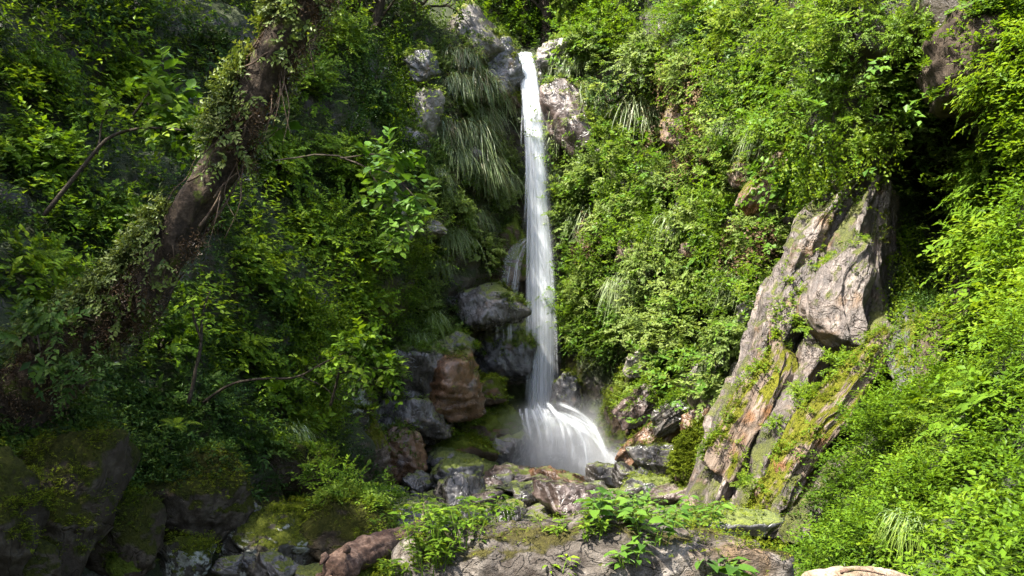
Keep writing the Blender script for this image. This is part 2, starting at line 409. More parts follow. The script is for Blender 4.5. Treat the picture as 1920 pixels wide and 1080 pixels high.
ROCKS = []
def rock(label, px, py, Y, wpx, hpx, dpx=None, mat='wet', seed=1, rot=(0, 0, 0), name='rock', cat='rock', group=None, planes=14, rough=.05, sub=5, sharp=20, strata=0., push=0., ledge=.10):
    """a rock centred on a bearing and distance, its size given through its apparent width and height"""
    if Y is None:
        h, n = hit(px, py); Y = h[1] - push
    k = Y / F
    k *= 1.18; dims = (wpx * .5 * k, (dpx or .8 * wpx) * .5 * k, hpx * .5 * k)
    V, T = rock_shape(seed, dims, planes, rough, sub, sharp, strata, ledge)
    o = put(name, mesh(name, V, [T], M[mat]))
    o.matrix_world = Matrix.Translation(Vector(P(px, py, Y))) @ Euler([math.radians(a) for a in rot]).to_matrix().to_4x4()
    tag(o, label, cat, group); ROCKS.append(o); return o

def slab(label, A, B, w, th, mat='ridge', seed=1, roll=0., name='rock_outcrop', group=None, planes=13, rough=.10, sub=6, strata=.035, sharp=15):
    """a long rock rib from point A (px, py, Y) up to point B"""
    a = P(*A); b = P(*B); mid = (a + b) / 2; z = nrm(b - a); L = np.linalg.norm(b - a) / 2
    tow = nrm(CAM - mid); x = nrm(np.cross(z, tow)); y = np.cross(z, x)
    c, s = math.cos(roll), math.sin(roll); x, y = x * c + y * s, y * c - x * s
    k = mid[1] / F; hw = w * .5 * k
    V, T = rock_shape(seed, (hw, th * .5 * k, L * 1.12), planes, 0, sub, sharp, 0, 0)
    dims = np.array([hw, th * .5 * k, L]); nv = nrm(V / dims ** 2)
    q = V / hw
    V = V + nv * (hw * (.13 * fbm(q * np.array([.9, .9, .6]), 3, seed) + .13 * ridged(q * np.array([1.3, 1.3, .55]), 5, seed + 8) + strata * fbm(q * np.array([5, 5, 1.2]), 4, seed + 3) + .16 * (((q @ np.array([1.15, .5, .06]) + .35 * fbm(q * np.array([.8, .8, .3]), 3, seed + 6)) % 1.) ** 2.2 - .3) + .11 * ridged(q * np.array([2.0, 2.0, .55]), 5, seed + 5)))[:, None]
    V[:, 0] += hw * .22 * vnoise(np.stack([V[:, 2] / hw * .45, 0 * V[:, 2], 0 * V[:, 2] + seed], -1), seed + 1)
    o = put(name, mesh(name, V, [T], M[mat]))
    o.matrix_world = Matrix(((x[0], y[0], z[0], mid[0]), (x[1], y[1], z[1], mid[1]), (x[2], y[2], z[2], mid[2]), (0, 0, 0, 1)))
    tag(o, label, 'rock', group); ROCKS.append(o); return o

def rock_face(label, lines, mat, axis, name='cliff_rock', nu=150, nv=220, seed=0, bands=22, step=.055, rib=.075):
    """one continuous face of tilted strata lofted across ridge and groove lines, fractured along its bedding"""
    G = np.stack([spline([P(*p) for p in ln], nv) for ln in lines])
    G = np.stack([spline(G[:, j], nu) for j in range(nv)], 1)
    n = nrm(np.cross(np.gradient(G, axis=0), np.gradient(G, axis=1))); n *= np.sign((n * (CAM - G)).sum(-1, keepdims=True))
    U, V = np.meshgrid(np.linspace(0, 1, nu), np.linspace(0, 1, nv), indexing='ij'); z = np.zeros_like(U)
    ub = U * bands + .9 * fbm(np.stack([U * 3, V * 2.2, z], -1), 3, seed); fb = np.floor(ub); fr = ub - fb
    h = _hash(fb, fb * 0, fb * 0, seed + 3); cv = V * 6 + h * 3 + .35 * fbm(np.stack([U * 9, V * 5, z], -1), 2, seed + 1); fc = np.floor(cv)
    d = step * (_hash(fb, fc, fb * 0, seed + 4)) + rib * (fr ** 2.5 - .3)
    cut = np.minimum(np.minimum(fr, 1 - fr) * 6, np.minimum(cv - fc, 1 - cv + fc) * 14); d -= .035 * np.clip(1 - cut * 2.2, 0, 1)
    for _ in range(1):
        p = np.pad(d, 1, mode='edge'); d = (p[:-2, 1:-1] + p[2:, 1:-1] + p[1:-1, :-2] + p[1:-1, 2:] + 2 * d) / 6
    d += .10 * fbm(G * .9, 3, seed + 7) + .05 * ridged(np.stack([ub * .8, V * 9, z], -1), 4, seed + 9) + .012 * fbm(G * 11, 3, seed + 2)
    W = G + n * d[..., None]
    zx = nrm(np.asarray(axis, float)); x = nrm(np.cross(np.array([0, 1., 0]), zx)); y = np.cross(zx, x); c = W.reshape(-1, 3).mean(0)
    L = (W.reshape(-1, 3) - c) @ np.stack([x, y, zx], 1)
    i, j = np.meshgrid(np.arange(nu - 1), np.arange(nv - 1), indexing='ij'); i = i.ravel(); j = j.ravel()
    Q = np.stack([i * nv + j, i * nv + j + 1, (i + 1) * nv + j + 1, (i + 1) * nv + j], -1)
    if ((np.cross(W[1, 0] - W[0, 0], W[0, 1] - W[0, 0])) @ (CAM - W[0, 0])) > 0: Q = Q[:, ::-1]
    o = put(name, mesh(name, L, [Q], M[mat]))
    o.matrix_world = Matrix(((x[0], y[0], zx[0], c[0]), (x[1], y[1], zx[1], c[1]), (x[2], y[2], zx[2], c[2]), (0, 0, 0, 1)))
    tag(o, label, 'rock face'); ROCKS.append(o); return o

# --- boulders and stones in the stream bed below the falls
G1 = 'stones lying in the stream bed below the falls'
rock('big dark wet boulder with olive moss in the stream bed left of the falls', 855, 897, 15.6, 105, 62, mat='wetmoss', seed=3, rot=(0, 8, 20), group=G1, name='boulder', cat='boulder')
rock('long purple-brown wet boulder with pale top just before the plunge pool', 950, 896, 16.3, 100, 42, mat='red', seed=14, rot=(0, -9, 10), group=G1, name='boulder', cat='boulder')
rock('orange-brown flat rock in front of the white cascade', 1048, 903, 16.0, 105, 42, mat='rust', seed=8, rot=(0, 10, -15), group=G1)
rock('square reddish block with flat top behind the foreground boulder', 1064, 937, 12.9, 92, 56, mat='red', seed=23, rot=(4, 4, 30), planes=4, sharp=30, rough=.04, group=G1, name='boulder', cat='boulder')
rock('flat slate-coloured slab leading to the square reddish block', 1005, 921, 14.2, 120, 26, 150, mat='wet', seed=31, rot=(0, 6, 0), planes=8, group=G1)
rock('bluish-grey angular rock in front of the big dark wet boulder', 868, 931, 13.4, 94, 60, mat='wet', seed=44, rot=(0, 14, 35), planes=7, sharp=26, group=G1, name='boulder', cat='boulder')
rock('low tapered dark slab behind the big dark wet boulder', 856, 868, 16.9, 130, 40, mat='wetmoss', seed=52, rot=(0, 12, 0), group=G1)
rock('small grey-brown rock above the heap of pebbles', 785, 905, 15.4, 62, 34, mat='wet', seed=61, rot=(0, 0, 40), group=G1)
rock('wide flat grey slab at the water edge behind green herbs', 775, 962, 12.4, 150, 44, mat='wet', seed=77, rot=(0, 10, 10), planes=8, group=G1)
rock('pair-making rounded dark wet rock right of the cascade foot', 1138, 893, 15.8, 70, 44, mat='wet', seed=81, group=G1)
rock('smaller rounded dark wet rock at the right edge of the spray', 1178, 897, 15.5, 60, 40, mat='wet', seed=83, group=G1)
rock('dark low rock half lost in spray right of the cascade', 1215, 905, 15.3, 60, 34, mat='wetmoss', seed=85, group=G1)
rock('flat pale pebble-like stone between the slab and the reddish block', 925, 920, 14.4, 60, 18, mat='wet', seed=92, group=G1)
rock('light grey flat stone nearest the foreground herbs', 965, 948, 12.8, 44, 16, mat='pale_rock', seed=93, group=G1)
rock('brown stone wedged under the long purple-brown boulder', 915, 910, 15.2, 46, 26, mat='red', seed=94, group=G1)
rock('mossy olive stone with brown side near the moss draped wall foot', 1225, 915, 14.2, 110, 44, mat='wetmoss', seed=95, group=G1)
for k in range(46):
    r = np.random.default_rng(900 + k); px = 705 + 130 * r.random() if k < 30 else 890 + 150 * r.random(); py = 905 + 42 * r.random() + (px - 770) * .02
    Y = 1.87 / ((py - 720) / F)
    s = 10 + 17 * r.random() ** 2
    rock('rounded river cobble in the heap left of the bluish-grey rock' if k < 30 else 'rounded river cobble between the slab and the purple-brown boulder', px, py, Y, s, s * .6, mat=['wet', 'pale_rock', 'wetmoss', 'wet'][k % 4], seed=901 + k, rot=(0, 20 * r.normal(), 90 * r.random()), sub=3, group='river cobbles', name='cobble', cat='cobble')

G8 = 'smaller stones across the stream bed'
rock('small wet stone at the left rim of the pebble heap', 735, 925, 1.8 / ((925+26*.3 - 720) / F), 40, 26, mat='wet', seed=700, rot=(0, -15, 0), planes=9, sub=4, group=G8)
rock('mossy stone just right of the pebble heap', 815, 935, 1.8 / ((935+26*.3 - 720) / F), 46, 26, mat='wetmoss', seed=701, rot=(0, -8, 61), planes=9, sub=4, group=G8)
rock('reddish stone right of the bluish-grey angular rock', 905, 940, 1.8 / ((940+28*.3 - 720) / F), 50, 28, mat='red', seed=702, rot=(0, -1, 32), planes=9, sub=4, group=G8)
rock('wet stone touching the long purple-brown boulder', 940, 905, 1.8 / ((905+26*.3 - 720) / F), 44, 26, mat='wet', seed=703, rot=(0, 6, 3), planes=9, sub=4, group=G8)
rock('low wet stone in front of the slate-coloured slab', 985, 935, 1.8 / ((935+24*.3 - 720) / F), 46, 24, mat='wet', seed=704, rot=(0, 13, 64), planes=9, sub=4, group=G8)
rock('reddish stone beside the orange-brown flat rock', 1015, 908, 1.8 / ((908+22*.3 - 720) / F), 40, 22, mat='red', seed=705, rot=(0, -10, 35), planes=9, sub=4, group=G8)
rock('wet stone between the square reddish block and the dark rounded rocks', 1110, 925, 1.8 / ((925+34*.3 - 720) / F), 60, 34, mat='wet', seed=706, rot=(0, -3, 6), planes=9, sub=4, group=G8)
rock('mossy stone below the dark rounded rocks', 1150, 935, 1.8 / ((935+30*.3 - 720) / F), 56, 30, mat='wetmoss', seed=707, rot=(0, 4, 67), planes=9, sub=4, group=G8)
rock('wet stone below the smaller rounded dark rock', 1190, 925, 1.8 / ((925+30*.3 - 720) / F), 56, 30, mat='wet', seed=708, rot=(0, 11, 38), planes=9, sub=4, group=G8)
rock('reddish stone beside the mossy olive stone', 1250, 930, 1.8 / ((930+30*.3 - 720) / F), 60, 30, mat='red', seed=709, rot=(0, -12, 9), planes=9, sub=4, group=G8)
rock('wet stone above the pebble heap', 760, 880, 1.8 / ((880+34*.3 - 720) / F), 50, 34, mat='wet', seed=710, rot=(0, -5, 70), planes=9, sub=4, group=G8)
rock('mossy stone at the foot of the tall tan slab', 700, 905, 1.8 / ((905+36*.3 - 720) / F), 50, 36, mat='wetmoss', seed=711, rot=(0, 2, 41), planes=9, sub=4, group=G8)
rock('reddish stone in front of the mossy rounded rock', 830, 865, 1.8 / ((865+26*.3 - 720) / F), 44, 26, mat='red', seed=712, rot=(0, 9, 12), planes=9, sub=4, group=G8)
rock('wet stone at the mouth of the dark hollow', 890, 868, 1.8 / ((868+26*.3 - 720) / F), 44, 26, mat='wet', seed=713, rot=(0, -14, 73), planes=9, sub=4, group=G8)
rock('wet stone behind the bright herbs', 960, 958, 1.8 / ((958+26*.3 - 720) / F), 50, 26, mat='wet', seed=714, rot=(0, -7, 44), planes=9, sub=4, group=G8)
rock('pale stone behind the leafy bright herb', 890, 965, 1.8 / ((965+30*.3 - 720) / F), 60, 30, mat='pale_rock', seed=715, rot=(0, 0, 15), planes=9, sub=4, group=G8)

# --- outcrops left of the falls
G2 = 'wet rock outcrops left of the falls'
rock('large wet rock face, half bluish grey and half orange-brown, overhanging a dark hollow', 804, 722, 17.3, 156, 122, 130, mat='wet', seed=103, rot=(4, 6, 10), planes=9, sharp=22, strata=.03, group=G2, name='rock_outcrop', cat='rock')
rock('orange-brown right corner of the overhanging wet rock face', 852, 724, 16.95, 88, 116, 100, mat='rust', seed=107, rot=(0, -10, 25), planes=8, sharp=24, group=G2, name='rock_outcrop', cat='rock')
rock('shiny dark grey crag hanging over a dark recess beside the falls', 905, 575, 19.2, 112, 70, 110, mat='wet', seed=111, rot=(0, -8, 0), planes=12, group=G2, name='rock_outcrop', cat='rock')
rock('broken wet ledge under the overhanging rock face', 768, 790, 16.9, 140, 66, mat='wet', seed=115, rot=(0, 8, 0), group=G2, name='rock_outcrop', cat='rock')
rock('dripping dark brown rock below the broken wet ledge', 740, 855, 16.2, 100, 90, mat='rust', seed=118, rot=(0, 10, 0), strata=.05, group=G2, name='rock_outcrop', cat='rock')
rock('dark rounded rock topped with bright moss beside the hollow', 846, 842, 17.4, 110, 62, mat='moss_rock', seed=121, group=G2)
rock('small mossy wet ledge left of the lower cascade', 915, 800, 18.6, 110, 80, mat='moss_rock', seed=124, strata=.05, group=G2)
rock('dark dripping rock bench left of the white cascade', 930, 840, 18.4, 110, 60, mat='wet', seed=125, group=G2)
rock('small grey rock above the overhanging wet rock face', 858, 648, 17.6, 60, 46, mat='wetmoss', seed=127, group=G2)
rock('moss hummock beside the foot of the falling water', 905, 735, 18.4, 100, 60, mat='moss_rock', seed=129, group=G2)
slab('tall tan angular slab at the foot of the left slope', (690, 905, 14.6), (640, 760, 15.2), 120, 110, mat='ridgemoss', seed=137, group=G2)
rock('mossy grey rock face above the tall tan slab', 640, 770, 14.6, 90, 130, mat='lichen', seed=133, strata=.05, group=G2, name='rock_outcrop', cat='rock')

# --- outcrops on the back cliff
G3 = 'bare rock showing through the cliff plants'
rock('pale layered rock crown on the cliff top left of the lip', 900, 95, 21.2, 120, 90, 150, mat='pale_rock', seed=141, rot=(0, 22, 0), strata=.07, group=G3, name='rock_outcrop', cat='rock')
rock('grey rock flank sloping down to the water lip', 945, 130, 20.9, 60, 110, mat='wetmoss', seed=143, rot=(0, -18, 0), group=G3, name='rock_outcrop', cat='rock')
rock('bright moss cushion rock touching the upper falls on its left', 955, 170, 21.1, 34, 66, mat='moss_rock', seed=145, group=G3)
rock('pale reddish rock shoulder right of the water lip', 1045, 105, 21.1, 84, 50, mat='pale_rock', seed=147, rot=(0, -14, 0), strata=.05, group=G3, name='rock_outcrop', cat='rock')
rock('dark red-brown overhanging rock right of the upper falls', 1066, 222, 20.25, 80, 130, mat='red', seed=152, rot=(0, -12, 0), ledge=.03, group=G3, name='rock_outcrop', cat='rock')
rock('dark mossy rock step right beside the water below the lip', 1030, 165, 21.4, 40, 110, mat='wetmoss', seed=151, rot=(0, -20, 0), group=G3)
rock('round dark grey rock among vines high left of the falls', 790, 128, 18.3, 66, 56, mat='wetmoss', seed=153, group=G3)
rock('pale violet-grey rock patch left of the grass tufts', 788, 222, 18.4, 62, 70, mat='pale_rock', seed=155, rot=(0, 14, 0), group=G3, name='rock_outcrop', cat='rock')
rock('broad violet-grey wet rock below the pale patch', 762, 275, 17.6, 80, 60, mat='wet', seed=157, group=G3, name='rock_outcrop', cat='rock')
slab('narrow bare rock rib slanting down behind the leafy branch', (765, 465, 16.6), (712, 320, 16.5), 34, 26, mat='pale_rock', seed=159, group=G3)
rock('small flat pale ledge left of the falls at half height', 800, 432, 17.4, 60, 24, mat='pale_rock', seed=161, group=G3)
rock('small grey rock below the blue-green grass tufts', 890, 292, 19.2, 40, 24, mat='wet', seed=163, group=G3)
rock('violet-grey smooth rock between grass and moss cushion', 930, 160, 20.6, 50, 40, mat='wet', seed=165, group=G3)
rock('mossy step of the small side rill', 958, 480, 20.4, 70, 110, mat='moss_rock', seed=167, group=G3)
rock('dark wet rock behind the side rill', 945, 650, 20.2, 100, 120, mat='wetmoss', seed=169, group=G3)
rock('dark rounded rock right beside the foot of the falls', 1062, 740, 19.4, 46, 80, mat='wetmoss', seed=171, group=G3)

# --- right slope
G4 = 'mossy ribs at the foot of the right slope'
slab('large moss covered rib right of the falling water', (1150, 840, 18.4), (1205, 690, 17.9), 130, 110, mat='moss_rock', seed=201, group=G4)
slab('pale top edge of the mossy rib under the shrubs', (1170, 700, 17.3), (1265, 660, 16.9), 50, 40, mat='pale_rock', seed=203, group=G4)
slab('dark overhanging brown rock between two mossy ribs', (1168, 795, 17.2), (1235, 735, 16.8), 60, 50, mat='red', seed=205, group=G4)
slab('orange-brown wet rib running down to the spray', (1168, 868, 16.6), (1272, 775, 15.9), 54, 40, mat='rust', seed=207, group=G4)
slab('grey wet rib above the orange-brown wet rib', (1215, 810, 16.0), (1320, 740, 15.3), 46, 40, mat='wet', seed=209, group=G4)
rock('dark flat rock with wet top under the orange-brown rib', 1232, 862, 15.4, 70, 50, mat='wet', seed=211, group=G4)
rock('orange pointed rock on top of the moss draped wall', 1312, 806, 14.3, 60, 54, mat='rust', seed=213, planes=6, sharp=30, group=G4)
slab('bright green moss draped wall left of the tan ribs', (1285, 925, 13.7), (1330, 800, 14.0), 74, 60, mat='moss_rock', seed=215, group=G4)
slab('second moss draped rib next to the tan ribs', (1330, 935, 12.8), (1385, 800, 13.3), 66, 60, mat='moss_rock', seed=217, group=G4)
slab('small grey rib poking through bright leaves', (1300, 720, 15.2), (1325, 675, 15.0), 24, 22, mat='pale_rock', seed=219, group=G4)
slab('small grey fin half hidden by shrubs above the tan ribs', (1385, 600, 14.4), (1440, 565, 14.2), 30, 24, mat='pale_rock', seed=221, group=G4)
slab('grey knob beside the top of the moss draped wall', (1385, 720, 13.9), (1395, 685, 13.8), 34, 28, mat='pale_rock', seed=223, group=G4)

rock_face('big sunlit brown-grey rock face of slanting ribs on the right', [
 [(1590, 335, 13.2), (1500, 410, 13.1), (1445, 500, 13.1), (1390, 620, 13.0), (1352, 740, 12.9), (1305, 860, 12.7), (1262, 1000, 12.4)],
 [(1618, 325, 12.6), (1540, 405, 12.3), (1492, 490, 12.2), (1440, 600, 12.1), (1415, 700, 12.0), (1372, 830, 11.8), (1318, 985, 11.3)],
 [(1632, 322, 12.7), (1562, 440, 12.4), (1530, 530, 12.4), (1474, 630, 12.4), (1446, 730, 12.2), (1400, 850, 11.9), (1352, 990, 11.5)],
 [(1648, 322, 12.3), (1596, 450, 11.8), (1578, 560, 11.6), (1530, 640, 11.8), (1485, 750, 11.6), (1430, 870, 11.3), (1378, 995, 10.8)],
 [(1660, 330, 12.6), (1630, 470, 12.2), (1612, 580, 12.0), (1590, 655, 12.1), (1528, 760, 11.7), (1450, 890, 11.1), (1400, 1000, 10.8)],
 [(1668, 340, 12.6), (1650, 480, 12.2), (1646, 580, 12.0), (1646, 640, 11.3), (1572, 765, 10.9), (1482, 885, 10.4), (1425, 1005, 10.0)],
 [(1680, 360, 13.1), (1664, 500, 12.9), (1662, 610, 12.6), (1662, 690, 11.8), (1602, 790, 11.3), (1522, 900, 10.6), (1455, 1010, 10.0)],
 [(1692, 380, 13.8), (1682, 520, 13.6), (1680, 630, 13.2), (1684, 715, 12.2), (1636, 815, 11.0), (1562, 910, 10.3), (1490, 1020, 9.8)],
 [(1712, 400, 15.0), (1702, 540, 14.6), (1700, 650, 14.0), (1706, 740, 13.0), (1668, 835, 11.8), (1592, 930, 11.0), (1520, 1030, 10.6)]],
 'ridge', (.43, .25, .87), seed=6)
G5 = 'broken slabs on the big rock face'
slab('smooth grey block jutting from the upper half of the big rock face', (1558, 655, 11.5), (1608, 465, 11.9), 112, 90, seed=233, group=G5, strata=.02)
slab('left rounded buttress of the big rock face', (1448, 655, 12.1), (1530, 470, 12.4), 76, 80, seed=235, group=G5)
slab('long pale diagonal slab lying across the lower big rock face', (1392, 990, 10.5), (1656, 635, 11.1), 66, 80, mat='ridgemoss', seed=243, group=G5)
slab('ribbed spur at the lower left of the big rock face', (1365, 880, 11.8), (1470, 655, 12.0), 78, 80, mat='ridgemoss', seed=239, group=G5)
slab('reddish bare patch high on the right slope', (1420, 405, 14.7), (1480, 250, 14.7), 80, 80, mat='ridgemoss', seed=249)
GX5 = 'small bare rocks in the right slope'
for k, (px, py, w, h, l) in enumerate([(1275, 235, 60, 90, 'dark rock edge above the opening in the right slope'), (1180, 480, 50, 40, 'bare brownish rock among pale shrubs right of the falls'), (1300, 470, 46, 30, 'little bare rock in the middle of the right slope'), (1395, 330, 60, 60, 'bare reddish rock left of the reddish patch'), (1090, 450, 40, 60, 'brown earthy rock beside the falls at half height')]):
    rock(l, px, py, None, w, h, mat='ridgemoss', seed=280 + k, rot=(0, 20, 0), group=GX5, push=.55)

G6 = 'dark rocks around the hollow on the right'
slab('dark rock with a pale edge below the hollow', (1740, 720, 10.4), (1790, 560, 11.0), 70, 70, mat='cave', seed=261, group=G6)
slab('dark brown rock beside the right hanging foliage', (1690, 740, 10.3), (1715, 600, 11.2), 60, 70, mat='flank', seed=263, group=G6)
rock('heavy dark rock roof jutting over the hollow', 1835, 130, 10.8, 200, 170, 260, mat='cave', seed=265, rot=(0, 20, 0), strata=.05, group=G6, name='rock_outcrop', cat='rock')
rock('dark rock wall at the back of the hollow', 1775, 340, 15.5, 200, 260, 120, mat='cave', seed=267, strata=.05, group=G6, name='rock_outcrop', cat='rock')  # coloured dark to deepen the shade inside the hollow

# --- shaded boulders on the left
G7 = 'shaded mossy boulders at the foot of the left bank'
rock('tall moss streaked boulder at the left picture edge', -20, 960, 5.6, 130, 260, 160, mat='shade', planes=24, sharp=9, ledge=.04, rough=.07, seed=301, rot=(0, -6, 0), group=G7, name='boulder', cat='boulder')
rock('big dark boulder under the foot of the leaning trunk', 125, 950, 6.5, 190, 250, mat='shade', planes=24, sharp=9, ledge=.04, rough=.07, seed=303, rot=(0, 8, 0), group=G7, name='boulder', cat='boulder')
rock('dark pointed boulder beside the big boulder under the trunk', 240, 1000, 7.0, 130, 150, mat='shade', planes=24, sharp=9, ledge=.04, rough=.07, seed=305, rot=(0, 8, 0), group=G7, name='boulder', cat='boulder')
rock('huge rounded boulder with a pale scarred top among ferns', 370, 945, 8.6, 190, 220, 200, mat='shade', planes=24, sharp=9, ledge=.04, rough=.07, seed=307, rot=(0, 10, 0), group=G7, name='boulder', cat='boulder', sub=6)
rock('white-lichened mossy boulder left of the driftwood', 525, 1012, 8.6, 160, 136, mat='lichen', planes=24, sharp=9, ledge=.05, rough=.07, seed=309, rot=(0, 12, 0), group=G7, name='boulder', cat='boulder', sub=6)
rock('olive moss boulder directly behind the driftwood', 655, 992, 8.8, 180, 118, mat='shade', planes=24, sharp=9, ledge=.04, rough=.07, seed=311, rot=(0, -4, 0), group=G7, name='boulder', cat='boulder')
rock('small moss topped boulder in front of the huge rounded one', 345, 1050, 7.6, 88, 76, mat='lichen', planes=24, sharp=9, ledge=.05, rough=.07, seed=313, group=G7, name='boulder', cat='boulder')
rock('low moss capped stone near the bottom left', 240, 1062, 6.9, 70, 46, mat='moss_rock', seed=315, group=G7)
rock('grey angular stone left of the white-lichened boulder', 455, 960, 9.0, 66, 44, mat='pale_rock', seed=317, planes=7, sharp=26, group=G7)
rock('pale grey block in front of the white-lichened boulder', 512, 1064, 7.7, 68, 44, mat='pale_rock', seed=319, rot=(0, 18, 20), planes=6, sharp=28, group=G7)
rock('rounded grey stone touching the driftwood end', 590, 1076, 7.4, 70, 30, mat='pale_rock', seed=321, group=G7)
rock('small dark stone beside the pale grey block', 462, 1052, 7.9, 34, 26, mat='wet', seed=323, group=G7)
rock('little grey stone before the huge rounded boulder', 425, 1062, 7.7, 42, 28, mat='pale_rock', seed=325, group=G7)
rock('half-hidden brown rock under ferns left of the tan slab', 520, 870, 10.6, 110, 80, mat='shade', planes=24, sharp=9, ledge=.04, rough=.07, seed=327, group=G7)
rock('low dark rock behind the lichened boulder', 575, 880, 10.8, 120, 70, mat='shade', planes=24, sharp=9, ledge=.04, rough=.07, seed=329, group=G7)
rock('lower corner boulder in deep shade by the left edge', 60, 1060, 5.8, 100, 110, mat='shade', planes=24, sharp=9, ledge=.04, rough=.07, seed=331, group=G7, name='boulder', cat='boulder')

# --- foreground
FRONT = rock('large grey-brown boulder across the bottom of the picture', 1125, 1088, 4.25, 690, 215, 230, mat='front', seed=402, rot=(14, 1, 2), name='boulder', cat='boulder', sub=6, planes=26, rough=.055, sharp=9, strata=.012, ledge=.035)
REAR = rock('low tan slab lying behind the large foreground boulder', 1165, 1040, 5.5, 430, 120, 260, mat='front', seed=405, rot=(0, 3, 0), planes=24, sharp=9, ledge=.05, name='boulder', cat='boulder', sub=6, rough=.06, strata=.02)
rock('mossy yellowish stone under the driftwood', 735, 1105, 4.9, 150, 90, mat='moss_rock', seed=407, name='rock', sub=6)
rock('small white stone behind the right end of the foreground boulder', 1418, 992, 6.6, 30, 20, mat='pale_rock', seed=409)
rock('dark mossy rock between the rear slab and the tan ribs', 1345, 985, 6.4, 150, 50, mat='wetmoss', seed=411)

for o in ROCKS: o.rotation_mode = 'XYZ'
bpy.context.view_layer.update()

# ------------------------------------------------------------------ plants
SIZES = {'S': (.34, 46, 12), 'M': (.62, 120, 14), 'L': (1.05, 270, 15)}
STYLE = {  # leaf length, aspect, planar, droop, density, material, spray length
    'maple': (.105, .52, 1.5, .32, .85, 'maple', .40, 1),
    'fine': (.070, .45, .9, .30, 1.7, 'fine', .30, 0),
    'dark': (.075, .50, .7, .35, 1.0, 'dark', .34, 0),
    'pale': (.086, .60, .7, .30, 1.3, 'pale', .28, 0),
    'broad': (.125, .62, 1.0, .30, .62, 'broad', .30, 1),
    'lush': (.070, .42, 1.1, .40, 1.2, 'maple', .38, 0),
}
_proto = {}
def shrub_meshes(style, size, var):
    key = (style, size, var)
    if key in _proto: return _proto[key]
    L, asp, planar, droop, dens, mat, Ls, det = STYLE[style]
    R, ns, nl = SIZES[size]; rng = np.random.default_rng(abs(hash((style == 'fine', size, var))) % 1000 + 17 * len(style) + ord(style[0]))
    ns = int(ns * dens)
    d = nrm(rng.normal(size=(ns, 3)) + np.array([0, 0, .35])); d[:, 2] = np.where(d[:, 2] < -.3, -d[:, 2], d[:, 2])
    lob = np.clip(.74 + .62 * vnoise(d * 1.9 + var * 7.7, var) + .22 * vnoise(d * 4.3, var + 4), .3, 1.25)
    f = .45 + .55 * rng.random(ns) ** .6
    pos = d * (f * lob * R * .82)[:, None] * np.array([1, 1, .9])
    b = Bag(); tb = np.clip(.5 + .35 * vnoise(pos * 2.2 / R, 3) + .25 * rng.normal(size=ns), 0, 1)
    sprays(b, rng, pos, d, nl, Ls * (.55 + .45 * R), L, asp, planar=planar, droop=droop, detail=det, tbase=tb, outw=.55)
    fo = b.build('foliage', M[mat])
    tb_ = Bag()
    for k in range(7 if size != 'S' else 4):
        e = pos[rng.integers(ns)] * .95
        m = e * .5 + rng.normal(size=3) * .08 * R + np.array([0, 0, .06 * R])
        tube(tb_, spline([np.array([0, 0, -.25 * R]), m, e], 7), np.linspace(.014, .004, 7) * (.7 + R), 5)
    st = tb_.build('stem', M['twig'])
    _proto[key] = (fo, st); return _proto[key]

_cnt = {}
def shrub(label, px, py, wpx, style='maple', group=None, name='shrub', cat='shrub', Y=None, push=0., tilt=.55, flat=1., loc=None):
    if loc is not None: p, n = np.asarray(loc, float), UP
    elif Y is None: p, n = hit(px, py)
    else: p, n = P(px, py, Y), nrm(np.array([0, -1, .6]))
    p = p - n * push * -1
    R = wpx * .5 * p[1] / F
    size = 'S' if R < .46 else ('M' if R < .82 else 'L')
    k = _cnt.get((style, size), 0); _cnt[(style, size)] = k + 1
    fo, st = shrub_meshes(style, size, k % 3)
    s = R / SIZES[size][0]
    rng = np.random.default_rng(int(abs(px) * 13 + abs(py) * 7))
    z = nrm(n * tilt + UP * (1 - tilt * .5)); a = rng.random() * 6.28
    x = nrm(np.cross(np.array([math.cos(a), math.sin(a), .1]), z)); y = np.cross(z, x)
    s2 = s * (.92 + .16 * rng.random())
    m = Matrix(((x[0] * s, y[0] * s2, z[0] * s * flat, p[0]), (x[1] * s, y[1] * s2, z[1] * s * flat, p[1]), (x[2] * s, y[2] * s2, z[2] * s * flat, p[2]), (0, 0, 0, 1)))
    r = empty(name, mat=m); tag(r, label, cat, group)
    put('foliage', fo, r); put('stem', st, r)
    return r

